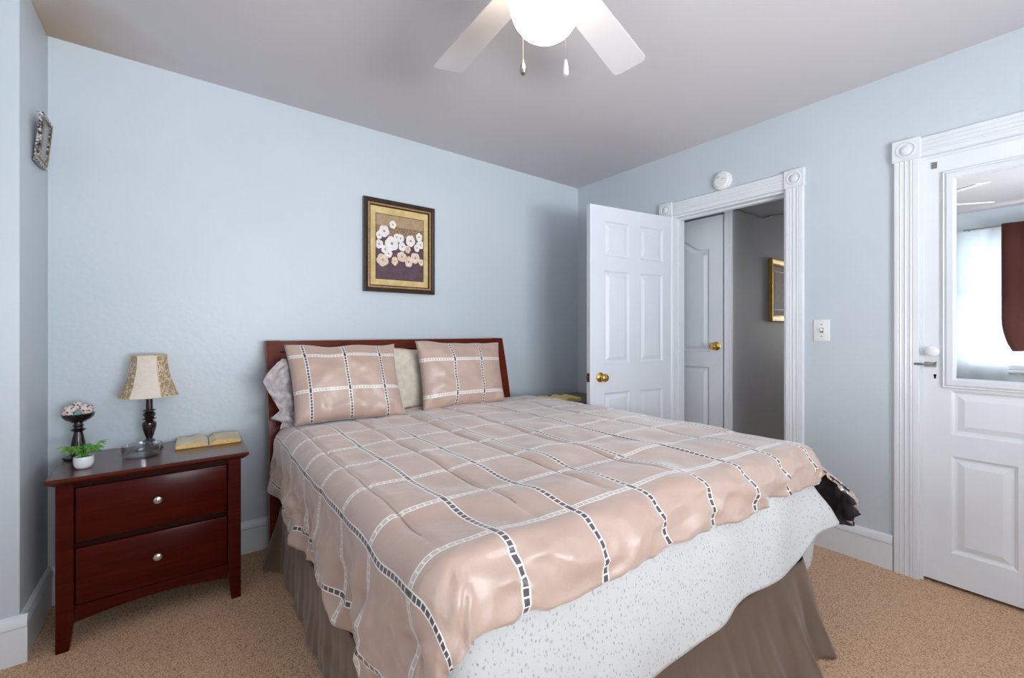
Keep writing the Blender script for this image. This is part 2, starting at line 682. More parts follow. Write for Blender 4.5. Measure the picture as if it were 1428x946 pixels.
FW0, FW1, FZ0, FZ1 = -0.05, 1.75, 0.80, 2.20  # unseen opening added so the frontal fill can enter
b = B()
box(b, (XL, YF - 0.15, 0), (FW0, YF, H))
box(b, (FW1, YF - 0.15, 0), (XR, YF, H))
box(b, (FW0, YF - 0.15, 0), (FW1, YF, FZ0))
box(b, (FW0, YF - 0.15, FZ1), (FW1, YF, H))
struct('wall_front', b, W['wall'], 'pale blue wall opposite the bed, with an added window opening', 'wall', smooth=False)

# right wall: doorway (door_1) and the mirrored closet door (door_2)
DA0, DA1 = 1.03, 1.77
DB0, DB1 = -0.268, 0.450
DH = 2.035
b = B()
xs = (XR, XR + 0.13)
box(b, (xs[0], DA1, 0), (xs[1], YB + 0.15, H))
box(b, (xs[0], DB1, 0), (xs[1], DA0, H))
box(b, (xs[0], YF - 0.15, 0), (xs[1], DB0, H))
box(b, (xs[0], DA0, DH), (xs[1], DA1, H))
box(b, (xs[0], DB0, DH), (xs[1], DB1, H))
struct('wall_right', b, W['wall'], 'pale blue wall holding both white doors', 'wall', smooth=False)

# closet behind the mirrored door
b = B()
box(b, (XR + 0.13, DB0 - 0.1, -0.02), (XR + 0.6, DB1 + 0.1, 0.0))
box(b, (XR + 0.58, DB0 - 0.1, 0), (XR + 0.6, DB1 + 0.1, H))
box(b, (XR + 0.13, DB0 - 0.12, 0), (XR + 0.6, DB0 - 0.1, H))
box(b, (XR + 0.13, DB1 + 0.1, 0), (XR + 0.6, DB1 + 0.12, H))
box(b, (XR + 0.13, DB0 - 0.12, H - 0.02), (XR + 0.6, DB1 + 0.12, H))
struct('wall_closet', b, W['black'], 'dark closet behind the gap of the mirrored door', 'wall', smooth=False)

# hall beyond the doorway
HY = 1.488
b = B(); box(b, (XR + 0.13, 0.55, -0.08), (6.0, 2.6, 0.0))
struct('floor_hall', b, W['carpet'], 'carpet in the hall beyond the doorway', 'floor', smooth=False)
b = B(); box(b, (XR + 0.13, 0.55, 2.46), (6.0, 2.6, 2.56))
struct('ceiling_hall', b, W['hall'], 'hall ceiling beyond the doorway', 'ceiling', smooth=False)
b = B()
box(b, (3.135, HY, 0), (6.0, HY + 0.10, 2.46))
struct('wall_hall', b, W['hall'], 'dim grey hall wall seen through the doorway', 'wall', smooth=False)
b = B()  # end wall with an opening added to admit the hall fill lamp
box(b, (5.9, 0.55, 0), (6.0, HY, 0.95))
box(b, (5.9, 0.55, 2.05), (6.0, HY, 2.46))
box(b, (5.9, 0.55, 0.95), (6.0, 0.75, 2.05))
box(b, (5.9, 1.35, 0.95), (6.0, HY, 2.05))
box(b, (XR + 0.13, 0.55, 0), (6.0, 0.65, 2.46))
box(b, (3.17, HY + 0.1, 0), (3.25, 2.6, 2.46))
box(b, (XR + 0.13, 2.5, 0), (3.25, 2.6, 2.46))
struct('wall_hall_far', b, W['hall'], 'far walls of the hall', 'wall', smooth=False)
# baseboards
BH = 0.172
BPROF = [(0, 0), (0.016, 0), (0.016, 0.128), (0.021, 0.133), (0.021, 0.146), (0.013, 0.166), (0.006, BH), (0, BH)]   # (out, up)


def baseboard(name, p0, p1, out, label):
    p0, p1, out = Vector(p0), Vector(p1), Vector(out)
    d = (p1 - p0)
    L = d.length
    M = frame_matrix(p0, out, (0, 0, 1), d.normalized())
    bb = B()
    extrude_profile(bb, BPROF, M, L)
    return struct(name, bb, W['trim'], label, 'baseboard', angle=25)


baseboard('baseboard_back', (XA, YB, 0), (XR, YB, 0), (0, -1, 0), 'white baseboard along the back wall behind bed and nightstand')
baseboard('baseboard_alcove', (XA, YC - 0.0, 0), (XA, YB, 0), (1, 0, 0), 'white baseboard on the alcove side wall')
baseboard('baseboard_chimney', (XL, YC, 0), (XA + 0.021, YC, 0), (0, -1, 0), 'white baseboard under the chimney breast at the left edge')
baseboard('baseboard_right', (XR, 0.548, 0), (XR, 0.930, 0), (-1, 0, 0), 'white baseboard between the two doors')
baseboard('baseboard_corner', (XR, 1.868, 0), (XR, YB, 0), (-1, 0, 0), 'white baseboard behind the open door')
baseboard('baseboard_left', (XL, YF, 0), (XL, YC, 0), (1, 0, 0), 'white baseboard under the window seen in the mirror')

# ------------------------------------------------------------------ door casings
CPROF = [(0, 0), (0, 0.012), (0.004, 0.017), (0.022, 0.019), (0.026, 0.0172), (0.031, 0.0198), (0.036, 0.0172), (0.045, 0.0172), (0.050, 0.0198), (0.055, 0.0172),
         (0.064, 0.0172), (0.069, 0.0198), (0.074, 0.0172), (0.078, 0.019), (0.090, 0.019), (0.094, 0.015), (0.094, 0)]


def casing(tname, y0, y1, label, left=True, right=True):
    """fluted casing with rosette blocks round an opening in the right wall; y0 < y1"""
    cw = 0.094
    root = thing(tname, label, 'door trim', (XR, y1, 0), None, 'structure')
    for side, on in (('l', left), ('r', right)):
        if not on:
            continue
        yy = y1 if side == 'l' else y0 - cw
        bb = B()
        extrude_profile(bb, CPROF, frame_matrix((XR, yy, 0), (0, 1, 0), (-1, 0, 0), (0, 0, 1)), DH)
        obj('jamb_casing', bb, W['trim'], root, angle=20)
        rb = B()
        box(rb, (XR - 0.026, yy - 0.006, DH), (XR, yy + cw + 0.006, DH + 0.104), 0.003, 1)
        M = frame_matrix((XR - 0.025, yy + cw / 2, DH + 0.052), (0, 1, 0), (0, 0, 1), (-1, 0, 0))
        lathe(rb, [(0.040, 0), (0.038, 0.004), (0.033, 0.005), (0.030, 0.001), (0.022, 0.001), (0.019, 0.005), (0.012, 0.008), (0.0, 0.009)], M, 28)
        obj('rosette_block', rb, W['trim'], root, angle=30)
    bb = B()
    extrude_profile(bb, CPROF, frame_matrix((XR, y0, DH + 0.002), (0, 0, 1), (-1, 0, 0), (0, 1, 0)), y1 - y0)
    obj('head_casing', bb, W['trim'], root, angle=20)
    jb = B()
    t = 0.012
    box(jb, (XR, y1 - t, 0), (XR + 0.13, y1, DH))
    box(jb, (XR, y0, 0), (XR + 0.13, y0 + t, DH))
    box(jb, (XR, y0 + t, DH - t), (XR + 0.13, y1 - t, DH))
    # door stop
    box(jb, (XR + 0.05, y1 - t - 0.012, 0), (XR + 0.085, y1 - t, DH - t))
    box(jb, (XR + 0.05, y0 + t, 0), (XR + 0.085, y0 + t + 0.012, DH - t))
    box(jb, (XR + 0.05, y0 + t + 0.012, DH - t - 0.012), (XR + 0.085, y1 - t - 0.012, DH - t))
    obj('jamb', jb, W['trim'], root, smooth=False)
    return root


casing('trim_doorway', DA0, DA1, 'white fluted casing with corner rosettes round the hall doorway')
casing('trim_closet', DB0, DB1, 'white fluted casing with rosette round the mirrored door')


# ------------------------------------------------------------------ panelled doors
def panel_rings(bm, M, rect, outline=None):
    """moulded raised panel inside rect (s0,z0,s1,z1); local axes: x along, y into the door, z up"""
    s0, z0, s1, z1 = rect

    def ring(ins, dep):
        if outline:
            cx, cz = (s0 + s1) / 2, (z0 + z1) / 2
            pts = []
            o = outline
            n = len(o)
            for i in range(n):
                p, q, r = Vector(o[i - 1]), Vector(o[i]), Vector(o[(i + 1) % n])
                d1, d2 = (q - p).normalized(), (r - q).normalized()
                n1, n2 = Vector((-d1.y, d1.x)), Vector((-d2.y, d2.x))
                m = (n1 + n2)
                m = m / max(m.dot(n1), 0.35)
                pts.append(q + m * ins)
        else:
            pts = [Vector((s0 + ins, z0 + ins)), Vector((s1 - ins, z0 + ins)), Vector((s1 - ins, z1 - ins)), Vector((s0 + ins, z1 - ins))]
        return [bm.verts.new(M @ Vector((p.x, dep, p.y))) for p in pts]
    rs = [ring(0, 0), ring(0.003, 0.0035), ring(0.012, 0.010), ring(0.020, 0.010), ring(0.042, 0.002), ring(0.044, 0.0015)]
    for a, c in zip(rs, rs[1:]):
        n = len(a)
        for i in range(n):
            bm.faces.new((a[i], a[(i + 1) % n], c[(i + 1) % n], c[i]))
    bm.faces.new(rs[-1])


def door_leaf(bm, M, Wd, Hd, T, panels, arch=None, hole=None):
    """front face at local y=0 with moulded panels; arch = (index, rise) gives that panel a cathedral top"""
    rects = list(panels) + ([hole] if hole else [])
    ss = sorted({0, Wd} | {r[0] for r in rects} | {r[2] for r in rects})
    zz = sorted({0, Hd} | {r[1] for r in rects} | {r[3] for r in rects})

    def q(*pts):
        bm.faces.new([bm.verts.new(M @ Vector(p)) for p in pts])
    for a, c in zip(ss, ss[1:]):
        for d, e in zip(zz, zz[1:]):
            m = ((a + c) / 2, (d + e) / 2)
            if any(r[0] < m[0] < r[2] and r[1] < m[1] < r[3] for r in rects):
                continue
            q((a, 0, d), (c, 0, d), (c, 0, e), (a, 0, e))
    for k, r in enumerate(panels):
        if arch and arch[0] == k:
            s0, z0, s1, z1 = r
            rise = arch[1]
            N = 24
            top = []
            for i in range(N + 1):
                t = i / N
                x = s1 + (s0 - s1) * t
                w = abs(2 * t - 1)
                f = 0.5 + 0.5 * math.cos(PI * min(1.0, w / 0.82))
                top.append((x, z1 - rise + rise * f))
            outline = [(s0, z0), (s1, z0)] + top
            panel_rings(bm, M, r, outline)
            for p, n_ in zip(top, top[1:]):
                q((p[0], 0, p[1]), (n_[0], 0, n_[1]), (n_[0], 0, z1), (p[0], 0, z1))
        else:
            panel_rings(bm, M, r)
    if hole:
        s0, z0, s1, z1 = hole
        q((s0, 0.02, z0), (s1, 0.02, z0), (s1, 0.02, z1), (s0, 0.02, z1))
        for p, r2 in (((s0, z0), (s1, z0)), ((s1, z0), (s1, z1)), ((s1, z1), (s0, z1)), ((s0, z1), (s0, z0))):
            q((p[0], 0, p[1]), (r2[0], 0, r2[1]), (r2[0], 0.02, r2[1]), (p[0], 0.02, p[1]))
    q((0, T, 0), (0, T, Hd), (Wd, T, Hd), (Wd, T, 0))
    q((0, 0, 0), (0, 0, Hd), (0, T, Hd), (0, T, 0))
    q((Wd, 0, 0), (Wd, T, 0), (Wd, T, Hd), (Wd, 0, Hd))
    q((0, 0, Hd), (Wd, 0, Hd), (Wd, T, Hd), (0, T, Hd))
    q((0, 0, 0), (0, T, 0), (Wd, T, 0), (Wd, 0, 0))


KNOB = [(0.031, 0.0), (0.032, 0.003), (0.028, 0.007), (0.016, 0.010), (0.011, 0.014), (0.0105, 0.026), (0.014, 0.031), (0.023, 0.036),
        (0.0275, 0.044), (0.0275, 0.051), (0.023, 0.059), (0.014, 0.063), (0.0, 0.064)]

# open six-panel bedroom door: hinge on the far side of the doorway, swung into the room
hinge = Vector((XR - 0.010, 1.775, 0.012))
d1 = Vector((-0.9858, 0.167, 0)).normalized()
n1 = Vector((d1.y, -d1.x, 0))            # points away from the camera side? fixed below
into = Vector((0.167, 0.9858, 0)).normalized()    # into the leaf, away from the camera
# local x runs from the free edge to the hinge so the front face looks at the camera
LW = 0.742
org = hinge + d1 * LW
M1 = frame_matrix(org, -d1, into, (0, 0, 1))
door1 = thing('door_1', 'white six-panel bedroom door standing open into the room', 'door', org, None, 'structure')


def sx(s):
    return LW - s


pan = []
for a, c in ((0.405, 0.624), (0.088, 0.307)):
    for z0, z1 in ((0.21, 0.778), (0.9725, 1.589), (1.685, 1.917)):
        pan.append((sx(c), z0, sx(a), z1))
b = B()
door_leaf(b, M1, LW, 2.015, 0.035, pan)
obj('leaf', b, W['leaf_door'], door1, angle=18, weld=1e-4, smooth=False)
b = B()
kM = M1 @ frame_matrix((0.083, 0, 0.885), (1, 0, 0), (0, 0, 1), (0, -1, 0))
lathe(b, KNOB, kM, 28)
obj('doorknob', b, W['brass'], door1)
b = B()
kM = M1 @ frame_matrix((0.083, 0.035, 0.885), (1, 0, 0), (0, 0, -1), (0, 1, 0))
lathe(b, KNOB, kM, 28)
obj('doorknob', b, W['brass'], door1)
b = B()
t_ = bmesh.new()
box(t_, (-0.003, 0.006, 0.856), (0.001, 0.029, 0.914), 0.001, 1)
box(t_, (-0.014, 0.011, 0.876), (-0.002, 0.024, 0.896), 0.003, 2)
join(b, t_, M1)
obj('latch_plate', b, W['darkbrass'], door1)
for hz in (0.25, 1.75):
    b = B()
    t_ = bmesh.new()
    lathe(t_, [(0.006, -0.045), (0.006, 0.045)], Matrix.Translation((LW + 0.004, -0.004, hz)), 12)
    join(b, t_, M1)
    obj('hinge', b, W['trim'], door1)

# mirrored closet door in the right wall
D2W, D2H = 0.708, 2.008
org2 = Vector((XR + 0.006, 0.4385, 0.018))
M2 = frame_matrix(org2, (0, -1, 0), (1, 0, 0), (0, 0, 1))
door2 = thing('door_2', 'white panelled closet door with an inset mirror, at right edge', 'door', org2, None, 'structure')
y2 = lambda y: 0.4385 - y
pan2 = [(y2(0.344), 0.70 - 0.0, D2W - 0.0955, 0.905),
        (y2(0.344), 0.150, y2(0.1416), 0.600), (D2W - 0.0955 - 0.2024, 0.150, D2W - 0.0955, 0.600)]
b = B()
door_leaf(b, M2, D2W, D2H, 0.035, pan2)
obj('leaf', b, W['door'], door2, smooth=False, weld=1e-4)
fr = (y2(0.3735), 0.917, D2W - y2(0.3735), 1.930)
b = B()
t_ = bmesh.new()
fw = 0.047
FP = [(0, 0), (0, -0.010), (0.004, -0.013), (0.008, -0.010), (0.012, -0.013), (0.016, -0.016), (0.036, -0.016), (0.042, -0.012), (fw, -0.008), (fw, 0)]


def mitred(bm, rect, prof):
    s0, z0, s1, z1 = rect
    rings = []
    for ins, y in prof:
        rings.append([bm.verts.new((s0 + ins, y, z0 + ins)), bm.verts.new((s1 - ins, y, z0 + ins)), bm.verts.new((s1 - ins, y, z1 - ins)), bm.verts.new((s0 + ins, y, z1 - ins))])
    for a, c in zip(rings, rings[1:]):
        for i in range(4):
            bm.faces.new((a[i], a[(i + 1) % 4], c[(i + 1) % 4], c[i]))


mitred(t_, fr, FP)
join(b, t_, M2)
mf = obj('mirror_frame', b, W['trim'], door2, angle=15)
b = B()
t_ = bmesh.new()
box(t_, (fr[0] + 0.03, -0.004, fr[1] + 0.03), (fr[2] - 0.03, -0.0012, fr[3] - 0.03))
join(b, t_, M2)
obj('mirror', b, W['mirror'], door2, smooth=False)
b = B()
lathe(b, [(0.020, 0), (0.021, 0.003), (0.012, 0.006), (0.010, 0.018), (0.017, 0.024), (0.0235, 0.032), (0.023, 0.040), (0.015, 0.046), (0, 0.048)],
      M2 @ frame_matrix((y2(0.402), 0, 1.085), (1, 0, 0), (0, 0, 1), (0, -1, 0)), 24)
obj('doorknob', b, W['porcelain'], door2)
b = B()
t_ = bmesh.new()
box(t_, (y2(0.4385) - 0.03, -0.026, 1.018), (y2(0.4385) + 0.0, -0.021, 1.030), 0.001, 1)
box(t_, (0.004, -0.010, 1.012), (0.046, -0.0005, 1.034), 0.002, 1)
tube(t_, [(-0.028, -0.022, 1.024), (0.002, -0.020, 1.024), (0.02, -0.016, 1.024), (0.042, -0.014, 1.024)], 0.0035, 8)
tube(t_, [(0.036, -0.014, 1.024), (0.044, -0.018, 1.030), (0.048, -0.022, 1.036)], 0.003, 8)
join(b, t_, M2)
obj('slide_latch', b, W['chrome'], door2)
b = B()
t_ = bmesh.new()
lathe(t_, [(0.0055, 0), (0.0055, 0.0012), (0, 0.0012)], frame_matrix((y2(0.398), 0, 0.972), (1, 0, 0), (0, 0, 1), (0, -1, 0)), 16)
box(t_, (y2(0.398) - 0.0035, -0.0012, 0.957), (y2(0.398) + 0.0035, 0, 0.972))
join(b, t_, M2)
obj('keyhole', b, W['black'], door2, smooth=False)
b = B()
t_ = bmesh.new()
box(t_, (0.030, -0.006, 1.955), (0.048, 0, 1.985), 0.001, 1)
join(b, t_, M2)
obj('catch_plate', b, W['greymark'], door2, smooth=False)

# hall door with an arched upper panel
org3 = Vector((3.095, 2.24, 0.012))
M3 = frame_matrix(org3, (0, -1, 0), (1, 0, 0), (0, 0, 1))
D3W = 0.70
door3 = thing('door_3', 'white arch-panelled hall door seen through the doorway', 'door', org3, None, 'structure')
b = B()
door_leaf(b, M3, D3W, 2.035, 0.035, [(0.10, 0.20, D3W - 0.10, 0.92), (0.10, 1.03, D3W - 0.10, 1.90)], arch=(1, 0.10))
obj('leaf', b, W['halldoor'], door3, smooth=False, weld=1e-4)
b = B()
lathe(b, KNOB, M3 @ frame_matrix((D3W - 0.045, 0, 1.078), (1, 0, 0), (0, 0, 1), (0, -1, 0)), 24)
obj('doorknob', b, W['brass'], door3)
b = B()
extrude_profile(b, [(x * 0.6, y) for x, y in CPROF], frame_matrix((3.118, 1.476, 0), (0, 1, 0), (-1, 0, 0), (0, 0, 1)), 2.46)
struct('trim_hall', b, W['halldoor'], 'white upright casing beside the arch-panelled hall door', 'door trim', angle=20)

# ------------------------------------------------------------------ windows: one reflected in the mirror, one added behind the camera
def window(name, axis, a0, a1, z0, z1, face, label):
    """axis 'y': opening in the left wall running along y; axis 'x': in the front wall"""
    if axis == 'y':
        M = frame_matrix((face, a0, 0), (0, 1, 0), (-1, 0, 0), (0, 0, 1))
    else:
        M = frame_matrix((face, 0, 0), (1, 0, 0), (0, -1, 0), (0, 0, 1))
        M = frame_matrix((a0, face, 0), (1, 0, 0), (0, -1, 0), (0, 0, 1))
    L = a1 - a0
    root = thing(name, label, 'window', M.translation, None, 'structure')
    fb = bmesh.new()
    for lo, hi in (((0, 0.05, z0), (0.05, 0.10, z1)), ((L - 0.05, 0.05, z0), (L, 0.10, z1)), ((0.05, 0.05, z0), (L - 0.05, 0.10, z0 + 0.05)),
                   ((0.05, 0.05, z1 - 0.05), (L - 0.05, 0.10, z1)), ((0.05, 0.055, (z0 + z1) / 2 - 0.025), (L - 0.05, 0.095, (z0 + z1) / 2 + 0.025))):
        box(fb, lo, hi, 0.004, 1)
    b = B(); join(b, fb, M)
    obj('window_frame', b, W['trim'], root, smooth=False)
    t = bmesh.new()
    box(t, (0.04, 0.074, z0 + 0.04), (L - 0.04, 0.078, z1 - 0.04))
    b = B(); join(b, t, M)
    obj('window_pane', b, W['pane'], root, smooth=False)
    t = bmesh.new()
    cw = 0.09
    box(t, (-cw, -0.018, z0), (0, 0, z1), 0.004, 1)
    box(t, (L, -0.018, z0), (L + cw, 0, z1), 0.004, 1)
    box(t, (-cw - 0.01, -0.022, z1), (L + cw + 0.01, 0, z1 + 0.10), 0.004, 1)
    box(t, (-cw - 0.02, -0.05, z0 - 0.03), (L + cw + 0.02, 0.05, z0), 0.006, 2)
    b = B(); join(b, t, M)
    obj('window_casing', b, W['trim'], root, smooth=False)
    return root


window('window_1', 'y', LW0, LW1, LZ0, LZ1, XL, 'bright window behind the curtains in the door mirror')
window('fill_window', 'x', FW0, FW1, FZ0, FZ1, YF, 'unseen wide window added opposite the bed for frontal fill')


def drape(name, y0, y1, z0, z1, x, amp, folds, mat, label, cat, seed, gather=None, lean=0.0):
    root_bm = B()

    def f(a, c):
        y = y0 + (y1 - y0) * a
        z = z0 + (z1 - z0) * c
        k = 1.0
        xx = x + amp * math.sin(2 * PI * folds * a + seed + 0.6 * nz(c * 2, seed)) * (0.55 + 0.45 * (1 - c)) + 0.02 * nz(a * 5, c * 3, seed)
        y += lean * (1 - c) * (a - 0.0)
        if gather:
            g = max(0.0, 1 - c / 0.25)
            y = y + (0.5 * (y0 + y1) - y) * 0.25 * g * g
            xx += 0.05 * g * math.sin(a * 9 + seed)
            z += 0.03 * g * math.sin(a * 5)
        return (xx, y, z)
    grid(root_bm, 64, 48, f)
    o = obj(name, root_bm, mat, recalc=False, angle=180)
    return tag(o, label, cat)


drape('curtain', 0.40, 0.80, 0.10, 2.27, XL + 0.085, 0.012, 2.5, W['sheer'], 'white curtain panel reflected in the door mirror, left of the brown one', 'curtain', 1.2, None, 0.06)
drape('curtain', -0.12, 0.445, 1.02, 2.30, XL + 0.150, 0.012, 3.5, W['brown'], 'brown curtain with gathered lower end, reflected at the mirror edge', 'curtain', 0.3, True)
rod = thing('curtain_rod', 'thin steel curtain rod reflected in the door mirror', 'curtain rod', (XL, 0.1, 2.28))
b = B(); tube(b, [(XL + 0.11, -0.75, 2.283), (XL + 0.11, 0.72, 2.283)], 0.008, 10)
obj('rod', b, W['chrome'], rod)
for yy in (-0.72, 0.68):
    b = B(); tube(b, [(XL, yy, 2.27), (XL + 0.06, yy, 2.27), (XL + 0.11, yy, 2.283)], 0.006, 8)
    lathe(b, [(0.02, 0), (0.02, 0.006), (0, 0.006)], frame_matrix((XL, yy, 2.27), (0, 1, 0), (0, 0, 1), (1, 0, 0)), 12)
    obj('bracket', b, W['chrome'], rod)

# ------------------------------------------------------------------ bed
bed = thing('bed', 'sleigh bed with a cherry wood headboard against the back wall', 'bed', (1.13, 2.5, 0))
HX0, HX1 = 0.347, 1.905


def hb_y(z):
    t = max(0.0, min(1.0, (z - 0.55) / 0.60))
    return 2.495 + 0.125 * t ** 1.35


def hb_slab(bm, x0, x1, zs, thick, fwd=0.0, bev=True):
    ra, rb = [], []
    for z in zs:
        y = hb_y(z) - fwd
        ra.append(((x0, y, z), (x1, y, z), (x1, y + thick, z), (x0, y + thick, z)))
    rings = [[bm.verts.new(p) for p in r] for r in ra]
    for a, c in zip(rings, rings[1:]):
        for i in range(4):
            bm.faces.new((a[i], a[(i + 1) % 4], c[(i + 1) % 4], c[i]))
    bm.faces.new(list(reversed(rings[0])))
    bm.faces.new(rings[-1])


def zspan(a, c, n=16):
    return [a + (c - a) * i / n for i in range(n + 1)]


for x0, x1 in ((HX0, HX0 + 0.066), (HX1 - 0.066, HX1)):
    b = B(); hb_slab(b, x0, x1, [0.0] + zspan(0.5, 1.148), 0.052, 0.006)
    obj('post', b, W['cherryh'], bed, angle=40)
b = B(); hb_slab(b, HX0 + 0.066, HX1 - 0.066, zspan(0.28, 1.09), 0.026, -0.012)
obj('headboard_panel', b, W['cherryh'], bed, angle=40)
b = B(); hb_slab(b, HX0 + 0.066, HX1 - 0.066, zspan(1.09, 1.146, 6), 0.046, 0.004)
obj('top_rail', b, W['cherryh'], bed, angle=40)

MXL, MXR = 0.405, 2.010
MYH = 2.470


def foot_y(x):
    return 0.745 - 0.080 * (x - 0.40) / 1.5


for x0, x1 in ((MXL + 0.01, MXL + 0.035), (MXR - 0.035, MXR - 0.01)):
    b = B(); box(b, (x0, foot_y(x0) + 0.04, 0.10), (x1, MYH + 0.02, 0.28), 0.004, 1)
    obj('side_rail', b, W['cherrydark'], bed)
b = B(); box(b, (MXL + 0.035, foot_y(1.2) + 0.05, 0.24), (MXR - 0.035, MYH, 0.285), 0.004, 1)
obj('slat_base', b, W['cherrydark'], bed)
for lx, ly in ((MXL + 0.05, 0.85), (MXR - 0.10, 0.80)):
    b = B(); box(b, (lx, ly, 0.0), (lx + 0.05, ly + 0.05, 0.24), 0.004, 1)
    obj('foot_leg', b, W['cherrydark'], bed)


def bed_path(step=0.012, rc=0.085, ins=0.0):
    """open path round the mattress from the left head corner via the foot to the right head corner: (point, outward normal, zone, fraction)"""
    xl, xr = MXL + ins, MXR - ins
    yl, yr = foot_y(xl) + ins, foot_y(xr) + ins
    pts = []

    def seg(p, q, n):
        p, q, n = Vector(p), Vector(q), Vector(n).normalized()
        N = max(2, int((q - p).length / step))
        for i in range(N):
            pts.append((p.lerp(q, i / N), n))

    def arc(c, a0, a1):
        N = max(6, int(abs(a1 - a0) * rc / step * 2.4))
        for i in range(N):
            a = a0 + (a1 - a0) * i / N
            pts.append((Vector((c[0] + rc * math.cos(a), c[1] + rc * math.sin(a))), Vector((math.cos(a), math.sin(a)))))
    seg((xl, MYH), (xl, yl + rc), (-1, 0))
    arc((xl + rc, yl + rc), PI, 1.5 * PI)
    seg((xl + rc, yl), (xr - rc, yr), (-0.036, -1))
    arc((xr - rc, yr + rc), 1.5 * PI, 2 * PI)
    seg((xr, yr + rc), (xr, MYH), (1, 0))
    pts.append((Vector((xr, MYH)), Vector((1, 0))))
    out, s = [], 0.0
    for i, (p, n) in enumerate(pts):
        if i:
            s += (p - pts[i - 1][0]).length
        out.append((p, n, s))
    return out


PATH = bed_path()
S_L = MYH - foot_y(MXL) - 0.085              # arclength at the start of the left foot corner
S_L2 = S_L + 0.085 * PI / 2
S_R = S_L2 + (MXR - MXL - 0.17)
S_R2 = S_R + 0.085 * PI / 2
S_E = PATH[-1][2]


def sm(a, c, x):
    t = max(0.0, min(1.0, (x - a) / (c - a)))
    return t * t * (3 - 2 * t)


def strip(bm, path, rows, fn, uvs=1.0):
    lay = bm.loops.layers.uv.verify()
    vs = []
    for p, n, s in path:
        col = []
        for j in range(rows + 1):
            o, z, sh = fn(s, j / rows)
            tx = Vector((-n.y, n.x))
            q = p + n * o + tx * sh
            col.append((bm.verts.new((q.x, q.y, z)), (s * uvs, z * uvs)))
        vs.append(col)
    for a, c in zip(vs, vs[1:]):
        for j in range(rows):
            quad = (a[j], c[j], c[j + 1], a[j + 1])
            f = bm.faces.new([v[0] for v in quad])
            for lp, v in zip(f.loops, quad):
                lp[lay].uv = v[1]


# mattress
mat_root = thing('mattress', 'grey ticking mattress with cream piping showing under the sheet hem', 'mattress', (1.15, 1.6, 0.285))
b = B()
rings = []
ip = bed_path(0.03, 0.085, 0.012)
for o, z in ((-0.03, 0.287), (0, 0.30), (0.004, 0.33), (0.006, 0.48), (0.004, 0.63), (-0.01, 0.66), (-0.05, 0.675)):
    rings.append([b.verts.new((p.x + n.x * o, p.y + n.y * o, z)) for p, n, s in ip])
for a, c in zip(rings, rings[1:]):
    for i in range(len(a)):
        b.faces.new((a[i], a[(i + 1) % len(a)], c[(i + 1) % len(a)], c[i]))
b.faces.new(rings[0]); b.faces.new(rings[-1])
mt = obj('mattress_body', b, W['mattress'], mat_root)
for zz in (0.302, 0.655):
    b = B(); tube(b, [(p.x + n.x * 0.006, p.y + n.y * 0.006, zz) for p, n, s in ip[::2]], 0.011, 8)
    obj('piping', b, W['piping'], mat_root)

# bed skirt


def skirt_fn(s, t):
    foot = sm(S_L - 0.15, S_L2 + 0.2, s) * (1 - sm(S_R2 - 0.03, S_R2 + 0.25, s))
    corner = math.exp(-((s - (S_R + S_R2) / 2) / 0.13) ** 2)
    flare = 0.012 + 0.110 * foot - 0.055 * corner
    head = 1 - sm(0.0, 0.10, s)
    flare += 0.07 * head
    amp = 0.013 * t ** 1.0 * (0.5 + 0.9 * foot)
    fold = math.sin(2 * PI * s / 0.21 + 2.2 * nz(s * 2.3, 3.1)) + 0.6 * math.sin(2 * PI * s / 0.083 + 3 * nz(s * 3, 7.7))
    o = 0.010 + flare * t ** 1.1 + amp * fold * 0.7 + 0.012 * nz(s * 5, t * 3, 2.0) * t
    # diagonal pull folds near the right foot corner
    o += 0.020 * foot * math.sin((s - S_R) * 34 + t * 2.2) * t * math.exp(-((s - S_R + 0.15) / 0.35) ** 2)
    z = 0.296 - (0.296 - 0.006) * t
    z += 0.012 * t * t * max(0, nz(s * 4, 9.0))
    return o, z, 0.0


b = B(); strip(b, bed_path(0.009), 26, skirt_fn)
o = obj('bed_skirt', b, W['skirt'], origin=(1.15, 1.6, 0), recalc=False, angle=180)
tag(o, 'brown satin bed skirt hanging to the carpet round the bed', 'bed skirt')
md = o.modifiers.new('thickness', 'SOLIDIFY'); md.thickness = 0.003; md.offset = -1

# sheet


def sheet_fn(s, t):
    foot = sm(S_L - 0.05, S_L2 + 0.15, s) * (1 - sm(S_R2 - 0.02, S_R2 + 0.05, s))
    x = (s - S_L2) / (S_R - S_L2)
    zb = 0.41 + 0.02 * nz(s * 3, 4.0)
    zf = 0.30 + 0.055 * x + 0.014 * nz(s * 6, 1.5) + 0.03 * sm(0.55, 0.60, x) * (1 - sm(0.6, 0.9, x)) * 0.5
    cn = (S_R + S_R2) / 2
    tip = math.exp(-((s - cn) / 0.035) ** 2)
    zz = zb * (1 - foot) + zf * foot
    zz += 0.085 * sm(S_R - 0.16, cn, s) * (1 - sm(cn, cn + 0.03, s))
    rs = sm(cn + 0.02, cn + 0.06, s) * (1 - sm(cn + 0.16, cn + 0.30, s))
    zz = zz * (1 - rs) + (0.21 + 0.35 * max(0, s - cn - 0.10)) * rs
    z = 0.672 - (0.672 - zz) * t
    flare = 0.004 + 0.052 * foot + 0.085 * tip
    o = 0.003 + flare * t ** 1.2 + 0.010 * t * nz(s * 4.5, t * 2.5, 6.0) * (0.3 + foot)
    o += 0.008 * t * foot * math.sin(s * 17 + t * 3)
    o += 0.03 * rs * t * math.sin((s - cn) * 60)
    o += 0.016 * math.sin(min(1, t * 3) * PI / 2) * 0.2 + 0.045 * t * (1 - sm(0.05, 0.22, s))
    return o, z, -0.06 * rs * t


b = B(); strip(b, bed_path(0.008), 34, sheet_fn)
